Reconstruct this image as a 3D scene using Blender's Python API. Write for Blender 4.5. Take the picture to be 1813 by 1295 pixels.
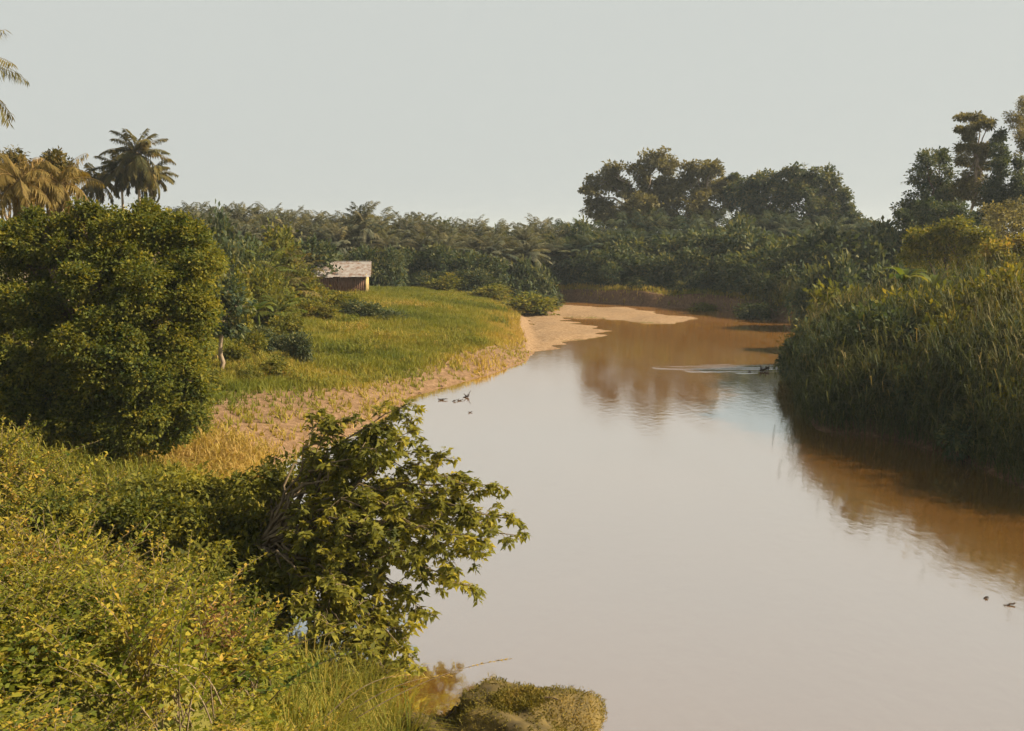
import bpy, math
import numpy as np

for o in list(bpy.data.objects):
    bpy.data.objects.remove(o, do_unlink=True)
scene = bpy.context.scene
COL = scene.collection
PI = math.pi
HAZE = 0.00028

# ------------------------------------------------------------------ camera
CAM_H = 10.0
PITCH = math.radians(7.6)
FPX = 1780.0                      # focal length in photograph pixels (1813 wide)
cam = bpy.data.cameras.new('camera')
cam.sensor_width = 36.0
cam.lens = FPX / 1813.0 * 36.0
cam.clip_start = 0.1
cam.clip_end = 6000.0
camo = bpy.data.objects.new('camera', cam)
COL.objects.link(camo)
camo.location = (0, 0, CAM_H)
camo.rotation_euler = (PI / 2 - PITCH, 0, 0)
scene.camera = camo

# ------------------------------------------------------------------ sky and sun
SUN_AZ = math.radians(90.0)       # clockwise from the viewing direction (+Y) towards +X
SUN_EL = math.radians(36.0)
world = bpy.data.worlds.new('World')
scene.world = world
world.use_nodes = True
wn = world.node_tree
wn.nodes.clear()
sky = wn.nodes.new('ShaderNodeTexSky')
sky.sky_type = 'NISHITA'
sky.sun_disc = False
sky.sun_elevation = SUN_EL
sky.sun_rotation = SUN_AZ
sky.air_density = 1.6
sky.dust_density = 6.0
sky.ozone_density = 1.0
hsv = wn.nodes.new('ShaderNodeHueSaturation')
hsv.inputs['Saturation'].default_value = 0.25
hsv.inputs['Value'].default_value = 0.45
wmix = wn.nodes.new('ShaderNodeMix')
wmix.data_type = 'RGBA'
wmix.inputs['Factor'].default_value = 0.86
wmix.inputs[7].default_value = (6.1, 6.35, 6.05, 1)    # even pale hazy overcast veil
bg = wn.nodes.new('ShaderNodeBackground')
bg.inputs['Strength'].default_value = 0.0525
wo = wn.nodes.new('ShaderNodeOutputWorld')
wtc = wn.nodes.new('ShaderNodeTexCoord')
wsep = wn.nodes.new('ShaderNodeSeparateXYZ')
wn.links.new(wtc.outputs['Generated'], wsep.inputs[0])
wrp = wn.nodes.new('ShaderNodeValToRGB')           # the veil thins from the horizon to the zenith
for el_, (p_, c_) in zip([wrp.color_ramp.elements[0], wrp.color_ramp.elements[1], wrp.color_ramp.elements.new(0.45)],
                         [(0.22, (6.1, 6.35, 6.05)), (1.0, (2.5, 2.75, 2.9)), (0.45, (4.75, 5.0, 4.9))]):
    el_.position = p_
    el_.color = (*c_, 1)
wn.links.new(wsep.outputs[2], wrp.inputs[0])
wn.links.new(wrp.outputs[0], wmix.inputs[7])
wn.links.new(sky.outputs[0], hsv.inputs['Color'])
wn.links.new(hsv.outputs[0], wmix.inputs[6])
wn.links.new(wmix.outputs[2], bg.inputs[0])
wn.links.new(bg.outputs[0], wo.inputs[0])

sun = bpy.data.lights.new('sun', 'SUN')
sun.energy = 5.0
sun.angle = math.radians(0.6)
sun.color = (1.0, 0.83, 0.60)
suno = bpy.data.objects.new('sun', sun)
COL.objects.link(suno)
suno.rotation_euler = (PI / 2 - SUN_EL, 0, PI - SUN_AZ)
suno.location = (60, 20, 60)

scene.view_settings.view_transform = 'Standard'
scene.view_settings.look = 'None'
scene.view_settings.exposure = 1.1
scene.view_settings.gamma = 1.0
scene.view_settings.use_curve_mapping = False
scene.render.engine = 'CYCLES'
scene.cycles.max_bounces = 4
scene.cycles.diffuse_bounces = 2
scene.cycles.glossy_bounces = 2
scene.cycles.transmission_bounces = 4
scene.cycles.volume_bounces = 0
scene.cycles.volume_max_steps = 64
scene.cycles.use_light_tree = False
scene.cycles.adaptive_threshold = 0.02

# ------------------------------------------------------------------ helpers
CT, ST = math.cos(PITCH), math.sin(PITCH)


def W(px, py, d):
    """world point seen at photograph pixel (px, py) at depth y = d"""
    u, v = px - 906.5, 647.5 - py
    dy, dz = FPX * CT + v * ST, v * CT - FPX * ST
    return np.array([u / dy * d, d, CAM_H + dz / dy * d])


def Wz(px, py, z=0.0):
    u, v = px - 906.5, 647.5 - py
    dy, dz = FPX * CT + v * ST, v * CT - FPX * ST
    t = (z - CAM_H) / dz
    return np.array([u * t, dy * t, z])


class Buf:
    """collects vertices, faces and one tint value per face; build() makes one mesh"""
    def __init__(self):
        self.v, self.q, self.t, self.tq, self.tt, self.n = [], [], [], [], [], 0

    def quads(self, v, q, tint=None):
        v = np.asarray(v, float).reshape(-1, 3)
        q = np.asarray(q, int).reshape(-1, 4)
        self.v.append(v)
        self.q.append(q + self.n)
        self.tq.append(np.full(len(q), 0.5) if tint is None else np.broadcast_to(np.asarray(tint, float), (len(q),)))
        self.n += len(v)

    def tris(self, v, t, tint=None):
        v = np.asarray(v, float).reshape(-1, 3)
        t = np.asarray(t, int).reshape(-1, 3)
        self.v.append(v)
        self.t.append(t + self.n)
        self.tt.append(np.full(len(t), 0.5) if tint is None else np.broadcast_to(np.asarray(tint, float), (len(t),)))
        self.n += len(v)

    def add(self, other, M=None, off=(0, 0, 0)):
        if not other.v:
            return
        v = np.concatenate(other.v)
        if M is not None:
            v = v @ np.asarray(M).T
        v = v + np.asarray(off)
        self.v.append(v)
        if other.q:
            self.q.append(np.concatenate(other.q) + self.n)
            self.tq.append(np.concatenate(other.tq))
        if other.t:
            self.t.append(np.concatenate(other.t) + self.n)
            self.tt.append(np.concatenate(other.tt))
        self.n += len(v)

    def mesh(self, name, mat, smooth=False):
        me = bpy.data.meshes.new(name)
        v = np.concatenate(self.v).astype(np.float32)
        q = np.concatenate(self.q) if self.q else np.zeros((0, 4), int)
        t = np.concatenate(self.t) if self.t else np.zeros((0, 3), int)
        me.vertices.add(len(v))
        me.vertices.foreach_set('co', v.ravel())
        me.loops.add(len(q) * 4 + len(t) * 3)
        me.loops.foreach_set('vertex_index', np.concatenate([q.ravel(), t.ravel()]).astype(np.int32))
        me.polygons.add(len(q) + len(t))
        start = np.concatenate([np.arange(len(q)) * 4, len(q) * 4 + np.arange(len(t)) * 3]).astype(np.int32)
        me.polygons.foreach_set('loop_start', start)
        a = me.attributes.new('tint', 'FLOAT', 'FACE')
        tint = np.concatenate([np.concatenate(self.tq) if self.tq else np.zeros(0), np.concatenate(self.tt) if self.tt else np.zeros(0)])
        a.data.foreach_set('value', tint.astype(np.float32))
        if smooth:
            me.polygons.foreach_set('use_smooth', np.ones(len(q) + len(t), bool))
        me.update(calc_edges=True)
        me.materials.append(mat)
        return me

    def build(self, name, mat, parent=None, smooth=False):
        return link(name, self.mesh(name, mat, smooth), parent)


def link(name, me, parent=None):
    o = bpy.data.objects.new(name, me)
    COL.objects.link(o)
    if parent is not None:
        o.parent = parent
    return o


def tag(o, label, cat, group=None):
    o['label'] = label
    o['category'] = cat
    if group:
        o['group'] = group
    return o


def thing(name, label, cat, loc, rz=0.0, group=None, scale=1.0):
    o = bpy.data.objects.new(name, None)
    COL.objects.link(o)
    o.empty_display_size = 0.3
    o.location = loc
    o.rotation_euler = (0, 0, rz)
    o.scale = (scale, scale, scale)
    return tag(o, label, cat, group)


def unit(a):
    return a / np.maximum(np.linalg.norm(a, axis=-1, keepdims=True), 1e-9)


def rotz(a):
    c, s = math.cos(a), math.sin(a)
    return np.array([[c, -s, 0], [s, c, 0], [0, 0, 1]])


def tube(buf, pts, rad, sides=6, tint=0.5):
    pts = np.asarray(pts, float)
    rad = np.broadcast_to(np.asarray(rad, float), (len(pts),))
    tan = unit(np.gradient(pts, axis=0))
    ref = np.array([0.0, 0.0, 1.0]) if abs(tan[:, 2]).mean() < 0.8 else np.array([1.0, 0.0, 0.0])
    a = unit(np.cross(tan, ref))
    b = np.cross(tan, a)
    ang = np.arange(sides) * 2 * PI / sides
    ring = pts[:, None] + rad[:, None, None] * (np.cos(ang)[None, :, None] * a[:, None] + np.sin(ang)[None, :, None] * b[:, None])
    n = len(pts)
    i, j = np.meshgrid(np.arange(n - 1), np.arange(sides), indexing='ij')
    k = (j + 1) % sides
    q = np.stack([i * sides + j, i * sides + k, (i + 1) * sides + k, (i + 1) * sides + j], -1).reshape(-1, 4)
    buf.quads(ring.reshape(-1, 3), q, tint)
    # end caps
    base = buf.n
    buf.tris(np.concatenate([ring[-1], pts[-1:] + tan[-1:] * rad[-1]]), [[m, (m + 1) % sides, sides] for m in range(sides)], tint)


def leaves(buf, P, D, L, Wd, tint, rng, up=None, fold=0.12):
    """one folded diamond (a quad bent along its midrib) per leaf"""
    n = len(P)
    D = unit(D)
    up = rng.normal(size=(n, 3)) * 0.55 + np.array([0, 0, 1.0]) if up is None else up
    S = unit(np.cross(D, up))
    N = np.cross(S, D)
    L = np.broadcast_to(L, (n,))[:, None]
    Wd = np.broadcast_to(Wd, (n,))[:, None]
    mid = P + D * L * 0.45
    v = np.stack([P, mid + S * Wd * 0.5 + N * Wd * fold, P + D * L - N * L * 0.10, mid - S * Wd * 0.5 + N * Wd * fold], 1)
    buf.quads(v.reshape(-1, 3), np.arange(n * 4).reshape(-1, 4), tint)


def leaves2(buf, P, D, L, Wd, tint, rng, up=None):
    """larger leaf: two quads either side of a sunk midrib, tip curving down"""
    n = len(P)
    D = unit(D)
    up = rng.normal(size=(n, 3)) * 0.5 + np.array([0, 0, 1.0]) if up is None else up
    S = unit(np.cross(D, up))
    N = np.cross(S, D)
    L = np.broadcast_to(L, (n,))[:, None]
    Wd = np.broadcast_to(Wd, (n,))[:, None]
    m1 = P + D * L * 0.45 + N * L * 0.02
    v = np.stack([P, P + D * L * 0.40 + S * Wd * 0.5 + N * Wd * 0.16, m1, P + D * L * 0.40 - S * Wd * 0.5 + N * Wd * 0.16,
                  P + D * L - N * L * 0.22], 1)
    idx = np.arange(n)[:, None] * 5
    q = np.concatenate([idx + np.array([0, 1, 4, 2])[None], idx + np.array([0, 2, 4, 3])[None]])
    t = np.broadcast_to(np.asarray(tint, float), (n,))
    buf.quads(v.reshape(-1, 3), q, np.concatenate([t, t]))


# ------------------------------------------------------------------ materials
def mat_new(name):
    m = bpy.data.materials.new(name)
    m.use_nodes = True
    nt = m.node_tree
    nt.nodes.clear()
    out = nt.nodes.new('ShaderNodeOutputMaterial')
    return m, nt, out


def ramp(nt, stops):
    r = nt.nodes.new('ShaderNodeValToRGB')
    e = r.color_ramp.elements
    while len(e) < len(stops):
        e.new(0.5)
    for el, (p, c) in zip(e, stops):
        el.position = p
        el.color = (*c, 1)
    return r


def leaf_mat(name, stops, trans=0.35, rough=0.65, spec=0.12, patch=None):
    m, nt, out = mat_new(name)
    at = nt.nodes.new('ShaderNodeAttribute')
    at.attribute_name = 'tint'
    r = ramp(nt, stops)
    nz = nt.nodes.new('ShaderNodeTexNoise')
    nz.inputs['Scale'].default_value = 0.45
    nz.inputs['Detail'].default_value = 3
    geo = nt.nodes.new('ShaderNodeNewGeometry')
    nt.links.new(geo.outputs['Position'], nz.inputs['Vector'])
    add = nt.nodes.new('ShaderNodeMath')
    add.operation = 'MULTIPLY_ADD'
    add.inputs[1].default_value = 0.5
    nt.links.new(nz.outputs['Fac'], add.inputs[0])
    sub = nt.nodes.new('ShaderNodeMath')
    sub.operation = 'SUBTRACT'
    sub.inputs[1].default_value = 0.25
    nt.links.new(at.outputs['Fac'], sub.inputs[0])
    nt.links.new(sub.outputs[0], add.inputs[2])
    nt.links.new(add.outputs[0], r.inputs[0])
    p = nt.nodes.new('ShaderNodeBsdfPrincipled')
    p.inputs['Roughness'].default_value = rough
    p.inputs['Specular IOR Level'].default_value = spec
    tr = nt.nodes.new('ShaderNodeBsdfTranslucent')
    mul = nt.nodes.new('ShaderNodeMix')
    mul.data_type = 'RGBA'
    mul.blend_type = 'MULTIPLY'
    mul.inputs['Factor'].default_value = 1.0
    mul.inputs[7].default_value = (1.25, 1.15, 0.45, 1)
    nt.links.new(r.outputs[0], mul.inputs[6])
    nt.links.new(r.outputs[0], p.inputs['Base Color'])
    nt.links.new(mul.outputs[2], tr.inputs['Color'])
    mx = nt.nodes.new('ShaderNodeMixShader')
    mx.inputs[0].default_value = trans
    nt.links.new(p.outputs[0], mx.inputs[1])
    nt.links.new(tr.outputs[0], mx.inputs[2])
    nt.links.new(mx.outputs[0], out.inputs['Surface'])
    return m


def rough_mat(name, c1, c2, scale=3.0, rough=0.85, bump=0.4, stretch=(1, 1, 1), spec=0.2):
    m, nt, out = mat_new(name)
    tc = nt.nodes.new('ShaderNodeTexCoord')
    mp = nt.nodes.new('ShaderNodeMapping')
    mp.inputs['Scale'].default_value = stretch
    nz = nt.nodes.new('ShaderNodeTexNoise')
    nz.inputs['Scale'].default_value = scale
    nz.inputs['Detail'].default_value = 6
    r = ramp(nt, [(0.3, c1), (0.7, c2)])
    p = nt.nodes.new('ShaderNodeBsdfPrincipled')
    p.inputs['Roughness'].default_value = rough
    p.inputs['Specular IOR Level'].default_value = spec
    b = nt.nodes.new('ShaderNodeBump')
    b.inputs['Strength'].default_value = bump
    b.inputs['Distance'].default_value = 0.05
    nt.links.new(tc.outputs['Object'], mp.inputs[0])
    nt.links.new(mp.outputs[0], nz.inputs['Vector'])
    nt.links.new(nz.outputs['Fac'], r.inputs[0])
    nt.links.new(nz.outputs['Fac'], b.inputs['Height'])
    nt.links.new(r.outputs[0], p.inputs['Base Color'])
    nt.links.new(b.outputs[0], p.inputs['Normal'])
    nt.links.new(p.outputs[0], out.inputs['Surface'])
    return m


M = {}
M['leaf_near'] = leaf_mat('leaf_near', [(0.0, (0.041, 0.074, 0.016)), (0.42, (0.161, 0.182, 0.022)), (0.75, (0.336, 0.282, 0.036)), (1.0, (0.450, 0.282, 0.060))], 0.42)
M['leaf_dead'] = leaf_mat('leaf_dead', [(0.0, (0.07, 0.035, 0.018)), (0.5, (0.20, 0.10, 0.045)), (1.0, (0.34, 0.19, 0.08))], 0.3)
M['leaf_bush'] = leaf_mat('leaf_bush', [(0.0, (0.042, 0.061, 0.016)), (0.5, (0.138, 0.147, 0.026)), (0.85, (0.270, 0.224, 0.036)), (1.0, (0.360, 0.236, 0.050))], 0.40)
M['leaf_vine'] = leaf_mat('leaf_vine', [(0.0, (0.030, 0.058, 0.020)), (0.5, (0.127, 0.140, 0.024)), (1.0, (0.322, 0.263, 0.038))], 0.42)
M['leaf_over'] = leaf_mat('leaf_over', [(0.0, (0.041, 0.055, 0.016)), (0.5, (0.171, 0.172, 0.028)), (0.85, (0.320, 0.279, 0.036)), (1.0, (0.393, 0.308, 0.040))], 0.46)
M['leaf_far'] = leaf_mat('leaf_far', [(0.0, (0.023, 0.046, 0.029)), (0.5, (0.069, 0.092, 0.044)), (1.0, (0.207, 0.192, 0.073))], 0.32)
M['leaf_brown'] = leaf_mat('leaf_brown', [(0.0, (0.054, 0.059, 0.034)), (0.5, (0.159, 0.147, 0.067)), (1.0, (0.294, 0.248, 0.103))], 0.36)
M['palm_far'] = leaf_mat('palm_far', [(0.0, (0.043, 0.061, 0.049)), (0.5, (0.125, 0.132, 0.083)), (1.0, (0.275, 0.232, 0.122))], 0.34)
M['palm_shaded'] = leaf_mat('palm_shaded', [(0.0, (0.022, 0.043, 0.033)), (0.5, (0.063, 0.085, 0.055)), (1.0, (0.190, 0.188, 0.088))], 0.30)  # darker palm leaf for the far bank: thicket shade put into the colour
M['palm_near'] = leaf_mat('palm_near', [(0.0, (0.040, 0.048, 0.018)), (0.5, (0.110, 0.098, 0.032)), (1.0, (0.23, 0.165, 0.05))], 0.3)
M['palm_dry'] = leaf_mat('palm_dry', [(0.0, (0.080, 0.070, 0.026)), (0.5, (0.200, 0.150, 0.045)), (1.0, (0.36, 0.24, 0.09))], 0.38)
M['grass'] = leaf_mat('grass', [(0.0, (0.116, 0.146, 0.025)), (0.4, (0.226, 0.222, 0.036)), (0.7, (0.366, 0.281, 0.063)), (1.0, (0.450, 0.317, 0.116))], 0.4)
M['reed'] = leaf_mat('reed', [(0.0, (0.022, 0.042, 0.023)), (0.45, (0.071, 0.084, 0.028)), (0.75, (0.132, 0.123, 0.040)), (1.0, (0.246, 0.190, 0.076))], 0.3)
M['banana'] = leaf_mat('banana', [(0.0, (0.040, 0.075, 0.020)), (0.5, (0.110, 0.140, 0.028)), (1.0, (0.230, 0.210, 0.045))], 0.42)
M['bark'] = rough_mat('bark', (0.06, 0.042, 0.028), (0.17, 0.12, 0.075), 5.0, 0.9, 0.6, (1, 1, 0.25))
M['bark_pale'] = rough_mat('bark_pale', (0.20, 0.15, 0.10), (0.38, 0.30, 0.21), 4.0, 0.9, 0.5, (1, 1, 0.3))
M['twig'] = rough_mat('twig', (0.10, 0.075, 0.045), (0.22, 0.17, 0.10), 8.0, 0.9, 0.3)
M['dead_wood'] = rough_mat('dead_wood', (0.035, 0.024, 0.018), (0.09, 0.062, 0.042), 6.0, 0.8, 0.5)
M['plank'] = rough_mat('plank', (0.10, 0.052, 0.034), (0.22, 0.12, 0.08), 3.0, 0.85, 0.3, (4, 4, 0.5))
M['plank_sunlit'] = rough_mat('plank_sunlit', (0.40, 0.30, 0.13), (0.58, 0.45, 0.22), 3.0, 0.8, 0.3, (4, 4, 0.5))  # hut end walls and posts: sunlight painted into the plank colour
M['rock'] = rough_mat('rock', (0.050, 0.040, 0.020), (0.17, 0.125, 0.042), 2.2, 0.95, 0.9)
M['moss'] = leaf_mat('moss', [(0.0, (0.05, 0.050, 0.014)), (0.5, (0.16, 0.135, 0.024)), (1.0, (0.30, 0.20, 0.05))], 0.3)

# weathered zinc sheet
m, nt, out = mat_new('zinc')
tc = nt.nodes.new('ShaderNodeTexCoord')
nz = nt.nodes.new('ShaderNodeTexNoise')
nz.inputs['Scale'].default_value = 2.4
nz.inputs['Detail'].default_value = 8
r = ramp(nt, [(0.35, (0.22, 0.13, 0.09)), (0.52, (0.33, 0.30, 0.28)), (0.8, (0.45, 0.44, 0.43))])
p = nt.nodes.new('ShaderNodeBsdfPrincipled')
p.inputs['Roughness'].default_value = 0.5
p.inputs['Metallic'].default_value = 0.25
nt.links.new(tc.outputs['Object'], nz.inputs['Vector'])
nt.links.new(nz.outputs['Fac'], r.inputs[0])
nt.links.new(r.outputs[0], p.inputs['Base Color'])
nt.links.new(p.outputs[0], out.inputs['Surface'])
M['zinc'] = m

# ground: soil, grass litter and pale sand by a vertex attribute
m, nt, out = mat_new('ground')
geo = nt.nodes.new('ShaderNodeNewGeometry')
at = nt.nodes.new('ShaderNodeAttribute')
at.attribute_name = 'sand'
n1 = nt.nodes.new('ShaderNodeTexNoise')
n1.inputs['Scale'].default_value = 0.35
n1.inputs['Detail'].default_value = 8
n2 = nt.nodes.new('ShaderNodeTexNoise')
n2.inputs['Scale'].default_value = 3.0
n2.inputs['Detail'].default_value = 6
n2.inputs['Roughness'].default_value = 0.7
nt.links.new(geo.outputs['Position'], n1.inputs['Vector'])
nt.links.new(geo.outputs['Position'], n2.inputs['Vector'])
rg = ramp(nt, [(0.3, (0.065, 0.075, 0.018)), (0.5, (0.135, 0.125, 0.028)), (0.7, (0.21, 0.15, 0.050))])
rs = ramp(nt, [(0.3, (0.16, 0.100, 0.050)), (0.52, (0.27, 0.180, 0.100)), (0.75, (0.37, 0.28, 0.185))])
nt.links.new(n1.outputs['Fac'], rg.inputs[0])
nt.links.new(n2.outputs['Fac'], rs.inputs[0])
ma = nt.nodes.new('ShaderNodeMath')
ma.operation = 'MULTIPLY_ADD'
ma.inputs[1].default_value = 0.7
nt.links.new(n2.outputs['Fac'], ma.inputs[0])
sb = nt.nodes.new('ShaderNodeMath')
sb.operation = 'SUBTRACT'
sb.inputs[1].default_value = 0.35
nt.links.new(at.outputs['Fac'], sb.inputs[0])
nt.links.new(sb.outputs[0], ma.inputs[2])
cl = ramp(nt, [(0.30, (0, 0, 0)), (0.70, (1, 1, 1))])
nt.links.new(ma.outputs[0], cl.inputs[0])
mx = nt.nodes.new('ShaderNodeMix')
mx.data_type = 'RGBA'
nt.links.new(cl.outputs[0], mx.inputs['Factor'])
nt.links.new(rg.outputs[0], mx.inputs[6])
nt.links.new(rs.outputs[0], mx.inputs[7])
at2 = nt.nodes.new('ShaderNodeAttribute')
at2.attribute_name = 'mud'
mm = nt.nodes.new('ShaderNodeMix')
mm.data_type = 'RGBA'
rmud = ramp(nt, [(0.35, (0.085, 0.050, 0.030)), (0.55, (0.17, 0.10, 0.056)), (0.72, (0.27, 0.17, 0.10))])
nt.links.new(n2.outputs['Fac'], rmud.inputs[0])
nt.links.new(rmud.outputs[0], mm.inputs[7])
nt.links.new(at2.outputs['Fac'], mm.inputs['Factor'])
nt.links.new(mx.outputs[2], mm.inputs[6])
p = nt.nodes.new('ShaderNodeBsdfPrincipled')
p.inputs['Roughness'].default_value = 0.95
p.inputs['Specular IOR Level'].default_value = 0.15
b = nt.nodes.new('ShaderNodeBump')
b.inputs['Strength'].default_value = 0.7
b.inputs['Distance'].default_value = 0.15
nt.links.new(n2.outputs['Fac'], b.inputs['Height'])
nt.links.new(mm.outputs[2], p.inputs['Base Color'])
nt.links.new(b.outputs[0], p.inputs['Normal'])
nt.links.new(p.outputs[0], out.inputs['Surface'])
M['ground'] = m

# muddy river: lit silt in the water under a glossy surface
m, nt, out = mat_new('muddy_water')
geo = nt.nodes.new('ShaderNodeNewGeometry')
mp = nt.nodes.new('ShaderNodeMapping')
mp.inputs['Scale'].default_value = (1.0, 0.55, 1.0)
nt.links.new(geo.outputs['Position'], mp.inputs[0])
wv = nt.nodes.new('ShaderNodeTexNoise')
wv.inputs['Scale'].default_value = 2.6
wv.inputs['Detail'].default_value = 3
nt.links.new(mp.outputs[0], wv.inputs['Vector'])
# riffle: the current breaks over a shoal off the reed point
sx = nt.nodes.new('ShaderNodeSeparateXYZ')
nt.links.new(geo.outputs['Position'], sx.inputs[0])


def mth(op, a, b=None, c=None):
    n = nt.nodes.new('ShaderNodeMath')
    n.operation = op
    for i, x in enumerate((a, b, c)):
        if x is None:
            continue
        if isinstance(x, (int, float)):
            n.inputs[i].default_value = x
        else:
            nt.links.new(x, n.inputs[i])
    return n.outputs[0]


rw = nt.nodes.new('ShaderNodeTexNoise')
rw.inputs['Scale'].default_value = 0.22
rw.inputs['Detail'].default_value = 4
nt.links.new(geo.outputs['Position'], rw.inputs['Vector'])
dx = mth('DIVIDE', mth('SUBTRACT', sx.outputs[0], 16.8), 6.6)
dy = mth('DIVIDE', mth('SUBTRACT', sx.outputs[1], mth('MULTIPLY_ADD', rw.outputs['Fac'], 4.0, 71.3)), 2.4)
rr = mth('SUBTRACT', 1.0, mth('ADD', mth('MULTIPLY', dx, dx), mth('MULTIPLY', dy, dy)))
mps = nt.nodes.new('ShaderNodeMapping')
mps.inputs['Scale'].default_value = (0.18, 1.1, 1.0)
nt.links.new(geo.outputs['Position'], mps.inputs[0])
stk = nt.nodes.new('ShaderNodeTexNoise')
stk.inputs['Scale'].default_value = 1.0
stk.inputs['Detail'].default_value = 4
nt.links.new(mps.outputs[0], stk.inputs['Vector'])
rif = mth('MAXIMUM', mth('MINIMUM', mth('ADD', mth('MULTIPLY', rr, 0.9), mth('MULTIPLY_ADD', stk.outputs['Fac'], 8.0, -4.3)), mth('MAXIMUM', mth('MINIMUM', mth('MULTIPLY', rr, 2.0), 1.0), 0.0)), 0.0)
w2 = nt.nodes.new('ShaderNodeTexNoise')
w2.inputs['Scale'].default_value = 5.5
w2.inputs['Detail'].default_value = 3
nt.links.new(geo.outputs['Position'], w2.inputs['Vector'])
mpr = nt.nodes.new('ShaderNodeMapping')
mpr.inputs['Scale'].default_value = (0.5, 0.09, 1.0)
mpr.inputs['Rotation'].default_value = (0, 0, 0.25)
nt.links.new(geo.outputs['Position'], mpr.inputs[0])
cur = nt.nodes.new('ShaderNodeTexNoise')
cur.inputs['Scale'].default_value = 1.0
cur.inputs['Detail'].default_value = 5
nt.links.new(mpr.outputs[0], cur.inputs['Vector'])
hgt = mth('ADD', mth('MULTIPLY', mth('MULTIPLY', wv.outputs['Fac'], cur.outputs['Fac']), 0.014), mth('MULTIPLY', mth('MULTIPLY', rif, w2.outputs['Fac']), 0.15))
bp = nt.nodes.new('ShaderNodeBump')
bp.inputs['Strength'].default_value = 1.0
bp.inputs['Distance'].default_value = 1.0
nt.links.new(hgt, bp.inputs['Height'])
silt = nt.nodes.new('ShaderNodeTexNoise')
silt.inputs['Scale'].default_value = 0.07
silt.inputs['Detail'].default_value = 5
nt.links.new(geo.outputs['Position'], silt.inputs['Vector'])
rc = ramp(nt, [(0.3, (0.280, 0.130, 0.027)), (0.7, (0.325, 0.156, 0.038))])
nt.links.new(silt.outputs['Fac'], rc.inputs[0])
df = nt.nodes.new('ShaderNodeBsdfDiffuse')
nt.links.new(rc.outputs[0], df.inputs['Color'])
gl = nt.nodes.new('ShaderNodeBsdfGlossy')
nt.links.new(mth('MULTIPLY_ADD', cur.outputs['Fac'], 0.16, 0.005), gl.inputs['Roughness'])
gl.inputs['Color'].default_value = (0.93, 0.975, 0.98, 1)
nt.links.new(bp.outputs[0], gl.inputs['Normal'])
lw = nt.nodes.new('ShaderNodeLayerWeight')
lw.inputs['Blend'].default_value = 0.5
fr = ramp(nt, [(0.45, (0.72, 0.72, 0.72)), (0.65, (0.78, 0.78, 0.78)), (0.80, (0.80, 0.80, 0.80)), (0.90, (0.74, 0.74, 0.74)), (1.0, (0.64, 0.64, 0.64))])
nt.links.new(lw.outputs['Facing'], fr.inputs[0])
ms = nt.nodes.new('ShaderNodeMixShader')
nt.links.new(fr.outputs[0], ms.inputs[0])
nt.links.new(df.outputs[0], ms.inputs[1])
nt.links.new(gl.outputs[0], ms.inputs[2])
nt.links.new(ms.outputs[0], out.inputs['Surface'])
M['water'] = m

# ------------------------------------------------------------------ terrain
LEFT = [(-1.0, -40), (-1.2, 0), (-1.8, 10), (-2.6, 15), (-3.3, 18.5), (-4.0, 20.2), (-5.6, 23), (-7.4, 27), (-9.4, 32), (-11.2, 38)] + \
       [tuple(Wz(a, b)[:2]) for a, b in [(500, 815), (580, 786), (655, 752), (703, 724), (722, 702), (790, 684), (870, 662), (930, 640), (952, 614), (940, 580), (928, 556), (900, 540)]]
FAR = [tuple(Wz(a, b)[:2]) for a, b in [(930, 531), (1000, 533), (1080, 539), (1150, 543), (1270, 550), (1400, 570)]] + [(60, 100), (150, 96), (420, 95)]
RIGHT = [(420, 62), (150, 64), (50, 72), (25, 76)] + [tuple(Wz(a, b)[:2]) for a, b in [(1420, 652), (1422, 700), (1430, 740), (1450, 762), (1580, 776), (1700, 812), (1813, 864)]] + [(23, 30), (25, 15), (26, -40)]
POLY = np.array(LEFT + FAR + RIGHT)
SAND = np.array([Wz(a, b)[:2] for a, b in [(915, 542), (990, 538), (1080, 545), (1160, 552), (1228, 564), (1195, 574), (1130, 572), (1062, 564), (1000, 562), (1085, 588), (1060, 603), (1010, 608), (960, 622), (930, 625)]])


def seg_dist(P, A, B):
    AB = B - A
    t = np.clip(((P - A) * AB).sum(-1) / (AB * AB).sum(), 0, 1)
    return np.linalg.norm(P - (A + t[:, None] * AB), axis=1)


def poly_dist(P, pts, closed=False):
    pts = np.asarray(pts)
    d = np.full(len(P), 1e9)
    n = len(pts)
    for i in range(n if closed else n - 1):
        d = np.minimum(d, seg_dist(P, pts[i], pts[(i + 1) % n]))
    return d


def inside(P, poly):
    x, y = P[:, 0], P[:, 1]
    c = np.zeros(len(P), bool)
    n = len(poly)
    for i in range(n):
        x1, y1 = poly[i]
        x2, y2 = poly[(i + 1) % n]
        if y1 == y2:
            continue
        k = ((y1 > y) != (y2 > y)) & (x < (x2 - x1) * (y - y1) / (y2 - y1) + x1)
        c ^= k
    return c


def sstep(a, b, x):
    t = np.clip((x - a) / (b - a), 0, 1)
    return t * t * (3 - 2 * t)


def vnoise(P, s, seed=0):
    """cheap smooth value noise on the plane, -1..1"""
    r = np.random.RandomState(seed)
    out = np.zeros(len(P))
    for k in range(5):
        a = r.uniform(0, 2 * PI)
        f = s * r.uniform(0.6, 1.7)
        out += np.sin((P[:, 0] * math.cos(a) + P[:, 1] * math.sin(a)) * f + r.uniform(0, 6) + 1.3 * np.sin((P[:, 0] * math.sin(a) - P[:, 1] * math.cos(a)) * f * 0.7 + k))
    return out / 3.2


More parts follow.
